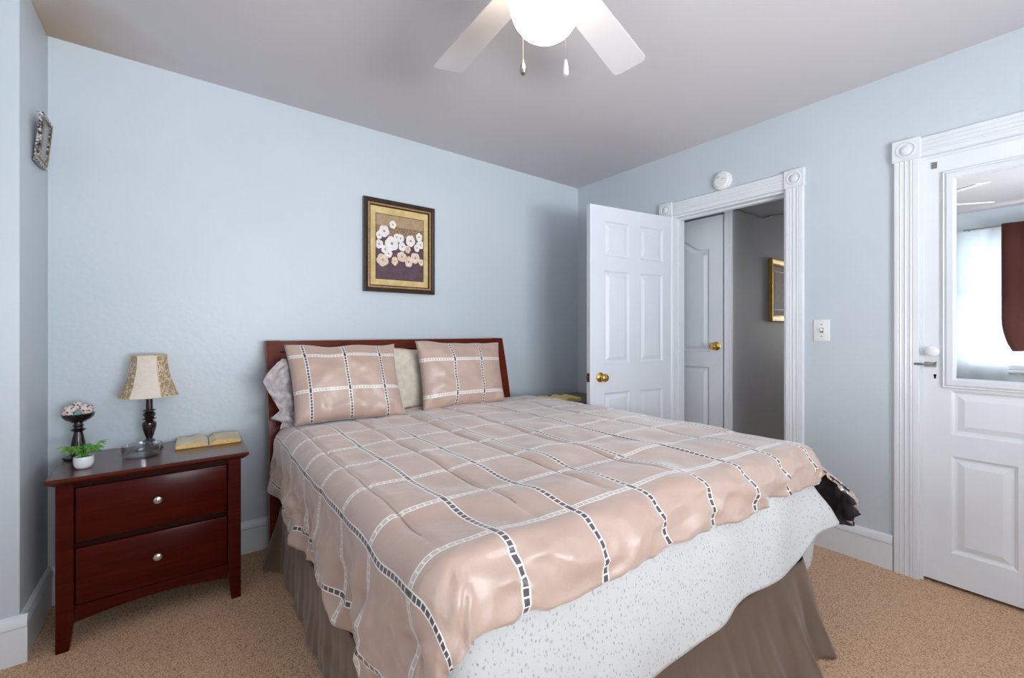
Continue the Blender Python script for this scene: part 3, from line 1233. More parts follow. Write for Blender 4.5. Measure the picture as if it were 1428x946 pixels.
# top of the sheet, tucked flat under the comforter
sheet = obj('bed_sheet', b, W['sheet'], origin=(1.15, 1.6, 0.3), recalc=False, angle=180)
tag(sheet, 'white sprigged sheet hanging over the foot of the bed', 'bed sheet')
md = sheet.modifiers.new('thickness', 'SOLIDIFY'); md.thickness = 0.0025; md.offset = -1

# comforter: rest-space cloth laid over the bed and dropped over its edges
CXL, CXR, CR = 0.445, 2.015, 0.088
E1L, E1R, E2 = 0.425, 0.40, 0.19
CYH = 2.455
ZT = 0.738
CELL = 0.235
HP = CR * PI / 2


def c_foot(p):
    return 0.785 - 0.080 * (min(max(p, 0.40), 2.02) - 0.40) / 1.5


def comf(p, q):
    yf = c_foot(min(max(p, CXL), CXR))
    e1 = 0.0
    if p < CXL:
        e1 = (p - CXL) * (1 - 0.16 * sm(2.0, 2.40, q))
    elif p > CXR:
        e1 = p - CXR
    e2 = min(0.0, q - yf)
    ax, ay = min(max(p, CXL), CXR), max(q, yf)
    rho = math.hypot(e1, e2)
    z = ZT + 0.010 * nz(ax * 4.0, ay * 4.0, 0.3) + 0.005 * nz(ax * 11, ay * 9, 5.0)
    # soft crown; sag towards the pillows
    z += 0.012 * math.sin(PI * min(1, max(0, (ax - CXL) / (CXR - CXL)))) - 0.018 * sm(2.1, 2.45, ay)
    # quilting seams
    for sp in (0.435, 0.70, 0.965, 1.23, 1.495, 1.76):
        if abs(p - sp) < 0.03 and q > yf - 0.02 and q < 2.3:
            z -= 0.0075 * math.exp(-((p - sp) / 0.008) ** 2) * sm(yf - 0.02, yf + 0.12, q)
    # cross ripples towards the foot and pull lines
    z += 0.006 * math.sin(9 * ax + 14 * ay + 3 * nz(ax * 2, ay * 2)) * sm(1.6, 0.9, ay)
    if rho < 1e-9:
        return Vector((ax, ay, z))
    n = Vector((e1, e2)) / rho
    left = 1.0 if p < 1 else 0.0
    side = abs(n.x)
    th = min(rho / CR, PI / 2)
    out = CR * math.sin(th)
    drop = CR * (1 - math.cos(th))
    rest = max(0.0, rho - HP)
    fl = 0.02 + 0.05 * (1 - side)
    if left:
        fl += 0.05 * sm(1.8, 2.4, ay) + 0.10 * side * (1 - side) * 4
    else:
        fl += 0.34 * side * sm(1.15, 0.75, ay) * 0.8 + 0.06 * side
    fl = min(fl, 0.75)
    out += rest * fl
    drop += rest * math.sqrt(1 - fl * fl)
    # folds on the hanging cloth
    w = ay * abs(n.x) + ax * abs(n.y)
    k = min(1.0, rest / 0.2)
    fold = 0.018 * math.sin(w * 13 + 2.6 * nz(w * 2.5, rest * 4, 1.0) + rest * 7) + 0.012 * nz(w * 9, rest * 11, 2.0)
    out += fold * k * (0.45 + 0.55 * sm(0.3, 0.9, side))
    mid = math.exp(-((rho - 0.15) / 0.07) ** 2)
    out += 0.005 * mid * nz(w * 9, rho * 6, 8.0) * sm(0.3, 0.9, 1 - side + 0.25) + 0.002 * mid * math.sin(w * 31 + rho * 20)
    # wrinkles pressed into the foot roll
    wf = sm(0.45, 0.95, -n.y)
    if wf > 0:
        ph = w * 19 + rho * 26 + 2.5 * nz(w * 4, 4.4)
        out += 0.005 * math.sin(ph) * mid * wf
        rid = 1 - 2 * abs(nz(w * 9 + rho * 7, rho * 13 - w * 3, 3.3))
        rid2 = 1 - 2 * abs(nz(w * 5 - rho * 9, rho * 9 + w * 2, 6.3))
        out += (0.015 * (rid - 0.6) + 0.017 * (rid2 - 0.6)) * sm(0.01, 0.09, rho) * wf
    if side > 0.05:
        rid = 1 - 2 * abs(nz(w * 7 + rho * 5, rho * 9 - w * 3, 13.3))
        rid2 = 1 - 2 * abs(nz(w * 13 - rho * 6, rho * 7 + w * 5, 23.3))
        out += (0.018 * (rid - 0.6) + 0.010 * (rid2 - 0.6)) * sm(0.15, 0.27, rho) * side
    pos = Vector((ax + n.x * out, ay + n.y * out, z - drop))
    if not left:
        pos.y -= 0.11 * sm(0.08, 0.24, e1) * math.exp(-(max(0.0, ay - yf) / 0.22) ** 2)
    return pos


P0, P1 = CXL - E1L, CXR + E1R
NA, NB = 236, 216


def pq(a, c):
    p = P0 + (P1 - P0) * a
    q0 = c_foot(min(max(p, CXL), CXR)) - E2 + 0.006 * nz(p * 5, 8.0)
    if p > CXR:
        q0 += 0.10 * math.sin(PI * min(1.0, (p - CXR) / 0.22)) + 0.10 * sm(0.15, 0.4, p - CXR)
    q1 = CYH + 0.015 * nz(p * 4, 2.0)
    if p < CXL:
        q1 -= 0.02
    return p, q0 + (q1 - q0) * c


b = B()
grid(b, NA, NB, lambda a, c: comf(*pq(a, c)),
     lambda a, c: ((pq(a, c)[0] - 0.56) / CELL, (pq(a, c)[1] - c_foot(pq(a, c)[0]) - 0.025) / CELL))
com = obj('comforter', b, [W['quilt'], W['lining']], origin=(1.15, 1.5, 0.7), recalc=False, angle=180)
tag(com, 'dusty pink plaid comforter with dark lining spread over the bed', 'comforter')
md = com.modifiers.new('thickness', 'SOLIDIFY')
md.thickness = 0.016
md.offset = -1
md.material_offset = 1
md.material_offset_rim = 0


# pillows
def pillow(bm, BL, BR, TR, TL, T, seed, uvf=None, n=44, pinch=0.05, wr=0.013, back_mi=1, expo=2.6):
    BL, BR, TR, TL = map(Vector, (BL, BR, TR, TL))
    nrm = (BR - BL).cross(TL - BL).normalized()

    def pos(a, c, s):
        A, Cc = 2 * a - 1, 2 * c - 1
        a2 = 0.5 + (a - 0.5) * (1 - pinch * (1 - Cc * Cc))
        c2 = 0.5 + (c - 0.5) * (1 - pinch * (1 - A * A))
        base = (BL * (1 - a2) + BR * a2) * (1 - c2) + (TL * (1 - a2) + TR * a2) * c2
        pr = max(0.0, (1 - abs(A) ** expo) * (1 - abs(Cc) ** expo)) ** 0.55
        edge = (1 - A ** 8) * (1 - Cc ** 8)
        w = wr * (nz(a * 5 + seed, c * 5, seed) + 0.5 * nz(a * 11 + seed, c * 10, seed + 3)) * edge
        # puckers along the lower and upper hems
        w += wr * 0.7 * math.sin(a * 34 + 2 * nz(a * 5, seed)) * (math.exp(-(c / 0.14) ** 2) + 0.6 * math.exp(-((1 - c) / 0.12) ** 2)) * edge
        up = 0.010 * nz(a * 4 + seed, 1.0, seed) * (c ** 3) + 0.008 * nz(a * 5, seed, 2) * (1 - c) ** 3
        return base + nrm * (s * T * pr + w) + Vector((0, 0, up))
    grid(bm, n, n, lambda a, c: pos(a, c, 1.0), uvf, 0)
    t = bmesh.new()
    grid(t, n, n, lambda a, c: pos(1 - a, c, -0.75), None, back_mi)
    join(bm, t)
    lay = bm.loops.layers.uv.verify()
    return nrm


b = B()
pillow(b, (0.430, 2.315, 0.735), (0.985, 2.255, 0.728), (0.985, 2.435, 1.125), (0.405, 2.455, 1.130), 0.085, 2.0,
       lambda a, c: ((a - 0.135) / 0.34, (c - 0.375) / 0.45))
sham_a = obj('pillow_sham', b, [W['plaid'], W['lining']], origin=(0.70, 2.3, 0.73), recalc=False, angle=180)
tag(sham_a, 'pink plaid pillow sham at left of the headboard, nearest the lamp', 'pillow', 'plaid pillow shams')
b = B()
pillow(b, (1.115, 2.325, 0.722), (1.715, 2.315, 0.722), (1.755, 2.455, 1.120), (1.118, 2.435, 1.140), 0.075, 5.0,
       lambda a, c: (max(-0.93, (a - 0.35) / 0.335), (c - 0.19) / 0.518))
sham_b = obj('pillow_sham', b, [W['plaid'], W['lining']], origin=(1.40, 2.3, 0.73), recalc=False, angle=180)
tag(sham_b, 'pink plaid pillow sham at right of the headboard, nearer the open door', 'pillow', 'plaid pillow shams')

b = B()
pillow(b, (0.95, 2.45, 0.725), (1.50, 2.45, 0.725), (1.48, 2.545, 1.075), (0.97, 2.54, 1.105), 0.042, 9.0, None, 30, 0.05, 0.012, 0)
o = obj('pillow', b, [W['cream']], origin=(1.22, 2.45, 0.72), recalc=False, angle=180)
tag(o, 'cream pillow peeking out between the two plaid shams', 'pillow')

pl = thing('pillow', 'grey sprigged pillow with a crumpled open case end, behind the left sham', 'pillow', (0.62, 2.43, 0.72))
b = B()
pillow(b, (0.455, 2.45, 0.725), (0.90, 2.45, 0.725), (0.92, 2.55, 1.06), (0.44, 2.55, 1.07), 0.040, 12.0, None, 30, 0.05, 0.012, 0)
obj('pillow_body', b, [W['case']], pl, recalc=False, angle=180)
# crumpled open end of the pillowcase
b = B()
edge = [(0.395, 2.375, 0.715), (0.405, 2.37, 0.745), (0.350, 2.372, 0.775), (0.395, 2.36, 0.81), (0.366, 2.365, 0.86), (0.345, 2.37, 0.90), (0.322, 2.375, 0.955),
        (0.350, 2.385, 1.00), (0.385, 2.40, 1.045), (0.415, 2.42, 1.06)]


def flap(a, c):
    k = c * (len(edge) - 1)
    i = min(int(k), len(edge) - 2)
    f = k - i
    E = Vector(edge[i]).lerp(Vector(edge[i + 1]), f) + Vector((-0.018, 0, 0))
    I = Vector((0.475, 2.41 + 0.09 * c, 0.72 + 0.33 * c))
    p = E.lerp(I, a)
    p.y += 0.022 * math.sin(c * 19 + a * 4) * (1 - a) + 0.015 * nz(a * 6, c * 8, 2)
    p.x += 0.010 * math.sin(c * 30) * (1 - a) * a * 4
    return p


grid(b, 24, 60, flap)
o = obj('case_flap', b, [W['case']], pl, recalc=False, angle=180)
md = o.modifiers.new('thickness', 'SOLIDIFY'); md.thickness = 0.004


# ------------------------------------------------------------------ nightstands
def nightstand(x0, x1, yf, yb, label):
    """x0..x1, yf..yb: extent of the top"""
    root = thing('nightstand', label, 'nightstand', ((x0 + x1) / 2, (yf + yb) / 2, 0))
    zt = 0.655
    bm = B()
    t = bmesh.new()
    pr = [(0, 0.0), (0.008, -0.022), (0.020, -0.030)]
    # top slab with an under-bevelled edge
    lay = []
    for ins, z in ((0.022, zt - 0.030), (0.004, zt - 0.016), (0.0, zt - 0.011), (0.0, zt - 0.003), (0.003, zt)):
        lay.append([bm.verts.new(p) for p in ((x0 + ins, yf + ins, z), (x1 - ins, yf + ins, z), (x1 - ins, yb - ins * 0.3, z), (x0 + ins, yb - ins * 0.3, z))])
    for a, c in zip(lay, lay[1:]):
        for i in range(4):
            bm.faces.new((a[i], a[(i + 1) % 4], c[(i + 1) % 4], c[i]))
    bm.faces.new(list(reversed(lay[0]))); bm.faces.new(lay[-1])
    obj('top', bm, W['cherrytop'], root, angle=30)
    bx0, bx1 = x0 + 0.026, x1 - 0.029
    by0, by1 = yf + 0.025, yb - 0.012
    lw = 0.049
    zb = zt - 0.030
    for lx0, lx1, inner in ((bx0, bx0 + lw, 1), (bx1 - lw, bx1, -1)):
        for ly0, ly1 in ((by0, by0 + 0.045), (by1 - 0.045, by1)):
            bm = B()
            rg = []
            for z, tp in ((0.0, 0.013), (0.10, 0.002), (0.14, 0.0), (zb, 0.0)):
                a0 = lx0 + (tp if inner == -1 else 0)
                a1 = lx1 - (tp if inner == 1 else 0)
                rg.append([bm.verts.new(p) for p in ((a0, ly0, z), (a1, ly0, z), (a1, ly1, z), (a0, ly1, z))])
            for a, c in zip(rg, rg[1:]):
                for i in range(4):
                    bm.faces.new((a[i], a[(i + 1) % 4], c[(i + 1) % 4], c[i]))
            bm.faces.new(list(reversed(rg[0]))); bm.faces.new(rg[-1])
            bmesh.ops.bevel(bm, geom=list(bm.edges), offset=0.002, segments=1, affect='EDGES')
            obj('leg', bm, W['cherry'], root, angle=30)
    bm = B()
    box(bm, (bx0 + 0.008, by0 + 0.045, 0.12), (bx0 + 0.022, by1 - 0.045, zb))
    box(bm, (bx1 - 0.022, by0 + 0.045, 0.12), (bx1 - 0.008, by1 - 0.045, zb))
    box(bm, (bx0 + lw, by1 - 0.02, 0.12), (bx1 - lw, by1 - 0.008, zb))
    box(bm, (bx0 + 0.022, by0 + 0.03, 0.135), (bx1 - 0.022, by1 - 0.02, 0.15))
    box(bm, (bx0 + lw, by0 + 0.012, zb - 0.018), (bx1 - lw, by0 + 0.03, zb))
    box(bm, (bx0 + lw, by0 + 0.012, 0.378), (bx1 - lw, by0 + 0.03, 0.398))
    obj('carcass', bm, W['cherrydark'], root, smooth=False)
    # arched apron
    bm = B()
    N = 20
    fr_, bk_ = [], []
    for i in range(N + 1):
        t_ = i / N
        x = bx0 + lw + (bx1 - bx0 - 2 * lw) * t_
        zl = 0.098 + 0.022 * math.sin(PI * t_)
        fr_.append((bm.verts.new((x, by0 + 0.010, zl)), bm.verts.new((x, by0 + 0.010, 0.160))))
        bk_.append((bm.verts.new((x, by0 + 0.028, zl)), bm.verts.new((x, by0 + 0.028, 0.160))))
    for i in range(N):
        bm.faces.new((fr_[i][0], fr_[i + 1][0], fr_[i + 1][1], fr_[i][1]))
        bm.faces.new((bk_[i + 1][0], bk_[i][0], bk_[i][1], bk_[i + 1][1]))
        bm.faces.new((fr_[i + 1][0], fr_[i][0], bk_[i][0], bk_[i + 1][0]))
        bm.faces.new((fr_[i][1], fr_[i + 1][1], bk_[i + 1][1], bk_[i][1]))
    obj('apron', bm, W['cherry'], root, angle=30)
    cx = (bx0 + bx1) / 2 + 0.002
    for z0, z1 in ((0.400, 0.606), (0.165, 0.376)):
        bm = B(); box(bm, (bx0 + lw + 0.004, by0 + 0.002, z0), (bx1 - lw - 0.004, by0 + 0.024, z1), 0.004, 2)
        dr = obj('drawer', bm, W['cherry'], root, angle=30)
        bm = B()
        lathe(bm, [(0.006, 0), (0.006, 0.008), (0.009, 0.012), (0.0145, 0.016), (0.0155, 0.020), (0.013, 0.025), (0.006, 0.028), (0, 0.0285)],
              frame_matrix((cx, by0 + 0.003, (z0 + z1) / 2 + 0.008), (1, 0, 0), (0, 0, 1), (0, -1, 0)), 24)
        obj('knob', bm, W['nickel'], dr)
    return root


ns = nightstand(-0.405, 0.233, 2.258, 2.694, 'cherry two-drawer nightstand at left of the bed, under the lamp')
ns2 = copy_tree(ns)
ns2.location = (2.47, 2.475, 0)
tag(ns2, 'cherry nightstand in the far corner, mostly hidden behind the bed', 'nightstand')
ns['group'] = ns2['group'] = 'matching bedside nightstands'

ZN = 0.655
# table lamp
lx, ly = -0.128, 2.598
lamp = thing('table_lamp', 'small table lamp with dark turned base and cream damask shade on nightstand', 'lamp', (lx, ly, ZN))
T = Matrix.Translation((lx, ly, ZN))
b = B(); lathe(b, [(0.0, 0.0), (0.050, 0.0), (0.052, 0.006), (0.047, 0.014), (0.030, 0.019), (0.018, 0.024), (0.0, 0.024)], T, 36)
obj('lamp_base', b, W['ebony'], lamp)
b = B()
lathe(b, [(0.014, 0.022), (0.012, 0.030), (0.020, 0.034), (0.022, 0.040), (0.013, 0.046), (0.012, 0.052), (0.017, 0.066), (0.0235, 0.090), (0.027, 0.112), (0.0255, 0.122),
          (0.016, 0.130), (0.013, 0.134), (0.024, 0.138), (0.026, 0.141), (0.016, 0.146), (0.022, 0.154), (0.024, 0.162), (0.018, 0.170), (0.012, 0.174), (0.025, 0.178), (0.024, 0.181),
          (0.013, 0.184), (0.012, 0.235), (0.009, 0.238), (0.009, 0.27), (0.0, 0.272)], T, 32)
obj('stem', b, W['ebony'], lamp)
SP = [(0.109, 0.245), (0.1075, 0.250), (0.096, 0.278), (0.086, 0.306), (0.0775, 0.336), (0.0715, 0.366), (0.0675, 0.396), (0.0655, 0.420), (0.0650, 0.434)]
HEX0 = math.radians(-90 + 37.4 - 45 + 3)     # puts one flat panel towards the room


def hexr(a):
    k = (a - HEX0 + PI / 6) % (PI / 3) - PI / 6
    return 0.55 + 0.45 * math.cos(PI / 6) / math.cos(k)


b = B()
nseg = 72
M_ = T
rings = []
for inset in (0.0, 0.0018):
    seq = SP if inset == 0 else list(reversed(SP))
    for r, h in seq:
        rings.append([b.verts.new(T @ Vector(((r * hexr(2 * PI * i / nseg) - inset) * math.cos(2 * PI * i / nseg), (r * hexr(2 * PI * i / nseg) - inset) * math.sin(2 * PI * i / nseg), h))) for i in range(nseg)])
for a, c in zip(rings, rings[1:] + rings[:1]):
    for i in range(nseg):
        f = b.faces.new((a[i], a[(i + 1) % nseg], c[(i + 1) % nseg], c[i]))
        am = 2 * PI * (i + 0.5) / nseg
        f.material_index = int(((am - HEX0 + PI / 6) % (2 * PI)) / (PI / 3)) % 2
sh = obj('lamp_shade', b, [W['shade'], W['damask']], lamp, angle=25)
b = B()
for k in range(6):
    a = HEX0 + PI / 6 + k * PI / 3
    tube(b, [T @ Vector((r * hexr(a) * math.cos(a), r * hexr(a) * math.sin(a), h)) for r, h in SP], 0.0022, 6)
for r, h in (SP[0], SP[-1]):
    tube(b, [T @ Vector((r * hexr(2 * PI * i / 60) * math.cos(2 * PI * i / 60), r * hexr(2 * PI * i / 60) * math.sin(2 * PI * i / 60), h)) for i in range(60)], 0.0022, 6, closed=True)
obj('braid_trim', b, W['braid'], sh)
b = B()
for k in range(3):
    a = k * 2 * PI / 3
    tube(b, [T @ Vector((0, 0, 0.272)), T @ Vector((0.03 * math.cos(a), 0.03 * math.sin(a), 0.34)), T @ Vector((0.055 * math.cos(a), 0.055 * math.sin(a), 0.425))], 0.0013, 5)
obj('shade_spider', b, W['chrome'], lamp)

# pedestal bowl with decorative balls
bx, by = -0.362, 2.602
ped = thing('pedestal_bowl', 'dark turned pedestal bowl holding woven balls, on the nightstand corner', 'pedestal bowl', (bx, by, ZN))
T = Matrix.Translation((bx, by, ZN))
b = B(); lathe(b, [(0.0, 0), (0.048, 0), (0.050, 0.004), (0.046, 0.010), (0.030, 0.014), (0.020, 0.018), (0.0, 0.018)], T, 32)
obj('foot', b, W['ebony'], ped)
b = B(); lathe(b, [(0.026, 0.016), (0.0255, 0.040), (0.022, 0.068), (0.0165, 0.098), (0.014, 0.112), (0.0235, 0.119), (0.025, 0.122), (0.0155, 0.128), (0.014, 0.133), (0.019, 0.137), (0.0145, 0.143), (0.014, 0.156), (0.0, 0.156)], T, 32)
obj('stem', b, W['ebony'], ped)
b = B(); lathe(b, [(0.0, 0.154), (0.024, 0.154), (0.030, 0.160), (0.040, 0.165), (0.050, 0.178), (0.053, 0.190), (0.050, 0.191), (0.044, 0.182), (0.030, 0.174), (0.0, 0.172)], T, 40)
obj('bowl', b, W['ebony'], ped)
r_ = random.Random(4)
for k, (ox, oy, oz, rr) in enumerate(((-0.024, -0.012, 0.203, 0.0235), (0.024, -0.006, 0.205, 0.0245), (0.0, 0.024, 0.203, 0.0235), (0.001, -0.026, 0.195, 0.014), (-0.003, -0.001, 0.224, 0.0165))):
    b = B()
    bmesh.ops.create_icosphere(b, subdivisions=4, radius=rr, matrix=Matrix.Translation((bx + ox, by + oy, ZN + oz)))
    for v in b.verts:
        d = v.co - Vector((bx + ox, by + oy, ZN + oz))
        dn = d.normalized()
        v.co += dn * rr * 0.07 * (math.sin(dn.x * 13 + k) * math.sin(dn.y * 13) + math.sin(dn.z * 15 + dn.x * 6))
    o = obj('decorative_ball', b, W['teal'] if k == 3 else W['ball'], origin=(bx + ox, by + oy, ZN + oz))
    tag(o, ('pink woven ball at the left of the pedestal bowl', 'pink woven ball at the right of the pedestal bowl', 'pink woven ball at the back of the pedestal bowl',
            'small teal ball at the front of the pedestal bowl', 'small pink woven ball on top of the others in the pedestal bowl')[k], 'decorative ball', 'balls in the pedestal bowl')

# potted fern
px_, py_ = -0.318, 2.395
pot = thing('potted_fern', 'small green fern in a white round pot on the nightstand', 'plant', (px_, py_, ZN))
T = Matrix.Translation((px_, py_, ZN))
b = B(); lathe(b, [(0.0, 0), (0.018, 0), (0.024, 0.004), (0.0295, 0.016), (0.031, 0.030), (0.030, 0.044), (0.0295, 0.047), (0.027, 0.047), (0.0275, 0.040), (0.0, 0.040)], T, 36)
obj('pot', b, W['porcelain'], pot)
b = B(); lathe(b, [(0.0275, 0.0395), (0.020, 0.044), (0.0, 0.047)], T, 24)
obj('moss', b, W['soil'], pot)


def frond(bm, base, ang, length, rise, droop, wid, seed, leaflets=7):
    pts = []
    d = Vector((math.cos(ang), math.sin(ang), 0))
    for i in range(9):
        t = i / 8
        pts.append(base + d * (length * t) + Vector((0, 0, rise * math.sin(t * PI * 0.62) - droop * t * t)))
    tube(bm, pts, lambda t: 0.0009 * (1 - 0.7 * t), 4)
    perp = Vector((-d.y, d.x, 0))
    for i in range(1, leaflets + 1):
        t = 0.25 + 0.75 * i / leaflets
        k = t * 8
        j = min(int(k), 7)
        c = pts[j].lerp(pts[j + 1], k - j)
        w = wid * (0.55 + 0.9 * math.sin(PI * min(1, t * 0.92)))
        for s in (-1, 1):
            tip = c + perp * s * w + d * w * 0.75 + Vector((0, 0, -w * 0.25))
            m1 = c.lerp(tip, 0.5) + d * w * 0.22 + Vector((0, 0, 0.0015))
            m2 = c.lerp(tip, 0.5) - d * w * 0.18
            vs = [bm.verts.new(p) for p in (c, m1, tip, m2)]
            bm.faces.new(vs)
    # end leaflet
    c = pts[-1]
    vs = [bm.verts.new(p) for p in (pts[-2], c + perp * wid * 0.35, c + d * wid * 1.4, c - perp * wid * 0.35)]
    bm.faces.new(vs)


b = B()
r_ = random.Random(11)
for k in range(26):
    a = k * 2.399 + r_.uniform(-0.2, 0.2)
    L = r_.uniform(0.030, 0.062)
    base = Vector((px_ + 0.010 * math.cos(a), py_ + 0.010 * math.sin(a), ZN + 0.044))
    frond(b, base, a, L, r_.uniform(0.030, 0.060), r_.uniform(0.0, 0.022), r_.uniform(0.008, 0.013), k)
obj('foliage', b, W['leaf'], pot, recalc=False, smooth=False, weld=0)
b = B()
frond(b, Vector((px_ + 0.01, py_, ZN + 0.046)), -0.55, 0.075, 0.055, -0.012, 0.005, 3, 4)
obj('wilted_frond', b, W['wilt'], pot, recalc=False, smooth=False, weld=0)

# glass dish
gx, gy = -0.146, 2.470
b = B()
lathe(b, [(0.0, 0.0), (0.062, 0.0), (0.066, 0.003), (0.0685, 0.040), (0.070, 0.050), (0.0685, 0.0512), (0.0665, 0.050), (0.064, 0.012), (0.058, 0.007), (0.0, 0.007)],
      Matrix.Translation((gx, gy, ZN)), 56)
o = obj('glass_dish', b, W['dish'], origin=(gx, gy, ZN))
tag(o, 'round clear glass dish on the nightstand in front of the lamp', 'dish')


def open_book(name, cx, cy, z0, ang, wl, wr_, dep, thick, pm, em, cm, label, seed):
    root = thing(name, label, 'book', (cx, cy, z0))
    ca, sa = math.cos(ang), math.sin(ang)

    def X(x, y, z):
        return Vector((cx + x * ca - y * sa, cy + x * sa + y * ca, z0 + z))
    bm = B()
    t = bmesh.new()
    box(t, (-wl - 0.003, -dep / 2 - 0.003, 0), (wr_ + 0.003, dep / 2 + 0.003, 0.0025), 0.0008, 1)
    join(bm, t, frame_matrix((cx, cy, z0), (ca, sa, 0), (-sa, ca, 0), (0, 0, 1)))
    obj('cover', bm, cm, root)
    for s, w in ((-1, wl), (1, wr_)):
        bm = B()
        N, K = 26, 16

        def top(u, v):
            x = s * (0.002 + (w - 0.002) * u)
            y = (v - 0.5) * dep
            h = thick * (0.30 + 0.70 * math.sin(PI * min(1, u * 1.15 + 0.12)) ** 0.8 if u < 0.5 else 0.30 + 0.70 * math.sin(PI * min(1, u * 0.8 + 0.12)) ** 0.8)
            h = thick * (0.25 + 0.75 * sm(0, 0.22, u)) * (1 - 0.35 * sm(0.3, 1.0, u))
            h += 0.0035 * math.sin(u * 9 + seed + s) * sm(0.1, 0.5, u) + 0.004 * sm(0.75, 1.0, u) * (1 if s > 0 else -0.2) + 0.002 * nz(u * 4, v * 4, seed)
            return X(x, y, h)

        def low(u, v):
            p = top(u, v)
            x = s * (0.002 + (w - 0.002) * u)
            return X(x, (v - 0.5) * dep, 0.0028)
        tv = [[bm.verts.new(top(i / N, j / K)) for j in range(K + 1)] for i in range(N + 1)]
        lv = [[bm.verts.new(low(i / N, j / K)) for j in range(K + 1)] for i in range(N + 1)]
        for i in range(N):
            for j in range(K):
                bm.faces.new((tv[i][j], tv[i + 1][j], tv[i + 1][j + 1], tv[i][j + 1])).material_index = 0
                bm.faces.new((lv[i][j], lv[i][j + 1], lv[i + 1][j + 1], lv[i + 1][j])).material_index = 1
            for j in (0, K):
                bm.faces.new((tv[i][j], tv[i + 1][j], lv[i + 1][j], lv[i][j])).material_index = 1
        for i in (0, N):
            for j in range(K):
                bm.faces.new((tv[i][j], tv[i][j + 1], lv[i][j + 1], lv[i][j])).material_index = 1
        obj('page_block', bm, [pm, em], root, angle=40)
    return root


open_book('open_book', 0.095, 2.578, ZN, -0.02, 0.125, 0.128, 0.185, 0.024, W['page'], W['pageedge'], W['cover'],
          'open book with yellowed pages at the right end of the lamp nightstand', 1.0)
open_book('open_book', 2.32, 2.46, ZN, -0.15, 0.16, 0.16, 0.22, 0.030, W['yellow'], W['yellow'], W['cover'],
          'open yellowed book on the far nightstand behind the bed', 4.0)


# ------------------------------------------------------------------ framed pictures
def rect_rings(bm, M, w, h, prof, mi):
    """mitred rings (inset, out) round a w x h rectangle, local x right, y up, z out of the wall"""
    rings = []
    for ins, out in prof:
        rings.append([bm.verts.new(M @ Vector(p)) for p in ((ins, ins, out), (w - ins, ins, out), (w - ins, h - ins, out), (ins, h - ins, out))])
    for a, c in zip(rings, rings[1:]):
        for i in range(4):
            bm.faces.new((a[i], a[(i + 1) % 4], c[(i + 1) % 4], c[i])).material_index = mi


def flat(bm, M, x0, y0, x1, y1, z, mi=0):
    f = bm.faces.new([bm.verts.new(M @ Vector(p)) for p in ((x0, y0, z), (x1, y0, z), (x1, y1, z), (x0, y1, z))])
    f.material_index = mi


pw, ph = 0.492, 0.598
po = Vector((0.892, YB - 0.002, 1.452))
PM = frame_matrix(po, (1, 0, 0), (0, 0, 1), (0, -1, 0))
pic = thing('framed_picture', 'dark framed painting of white flowers on the wall above the headboard', 'picture', po)
b = B()
rect_rings(b, PM, pw, ph, [(0, 0), (0, 0.026), (0.004, 0.032), (0.010, 0.034), (0.026, 0.026), (0.029, 0.020)], 0)
rect_rings(b, PM, pw, ph, [(0.039, 0.020), (0.042, 0.018), (0.046, 0.014), (0.046, 0.006)], 0)
obj('frame', b, W['bronze'], pic, angle=25)
b = B()
rect_rings(b, PM, pw, ph, [(0.029, 0.018), (0.029, 0.021), (0.039, 0.021), (0.039, 0.018)], 0)
for i in range(34):
    for yy in (0.034, ph - 0.034):
        x = 0.034 + (pw - 0.068) * i / 33
        bmesh.ops.create_icosphere(b, subdivisions=1, radius=0.0058, matrix=PM @ Matrix.Translation((x, yy, 0.022)))
for i in range(1, 41):
    for xx in (0.034, pw - 0.034):
        y = 0.034 + (ph - 0.068) * i / 41
        bmesh.ops.create_icosphere(b, subdivisions=1, radius=0.0058, matrix=PM @ Matrix.Translation((xx, y, 0.022)))
obj('beading', b, W['goldbead'], pic)
b = B()
ax0, ay0, ax1, ay1 = 0.084, 0.088, pw - 0.082, ph - 0.094
rect_rings(b, PM, pw, ph, [(0.042, 0.009), (0.078, 0.009)], 0)
flat(b, PM, 0.078, 0.078, pw - 0.078, ph - 0.078, 0.0089)
obj('mat_board', b, W['mat'], pic, smooth=False)
b = B()
aw, ah = ax1 - ax0, ay1 - ay0
flat(b, PM, ax0 - 0.004, ay0 - 0.004, ax1 + 0.004, ay1 + 0.004, 0.0095, 4)
flat(b, PM, ax0, ay0, ax1, ay0 + ah * 0.66, 0.0100, 0)
flat(b, PM, ax0, ay0 + ah * 0.66, ax1, ay0 + ah * 0.83, 0.0100, 2)
flat(b, PM, ax0, ay0 + ah * 0.83, ax1, ay1, 0.0100, 1)
flowers = [(0.34, 0.86, 0.058, 0), (0.16, 0.74, 0.085, 0), (0.06, 0.67, 0.06, 0), (0.32, 0.56, 0.105, 0), (0.42, 0.67, 0.055, 0), (0.50, 0.66, 0.065, 0), (0.72, 0.64, 0.085, 0),
           (0.91, 0.72, 0.065, 0), (0.94, 0.60, 0.065, 0), (0.06, 0.53, 0.065, 0), (0.86, 0.54, 0.06, 0), (0.54, 0.53, 0.065, 0), (0.66, 0.50, 0.06, 1), (0.18, 0.46, 0.065, 0), (0.25, 0.40, 0.06, 0),
           (0.53, 0.37, 0.075, 1), (0.82, 0.37, 0.08, 1), (0.13, 0.29, 0.09, 1), (0.38, 0.29, 0.065, 1), (0.68, 0.30, 0.08, 1), (0.96, 0.31, 0.05, 1)]
r_ = random.Random(3)
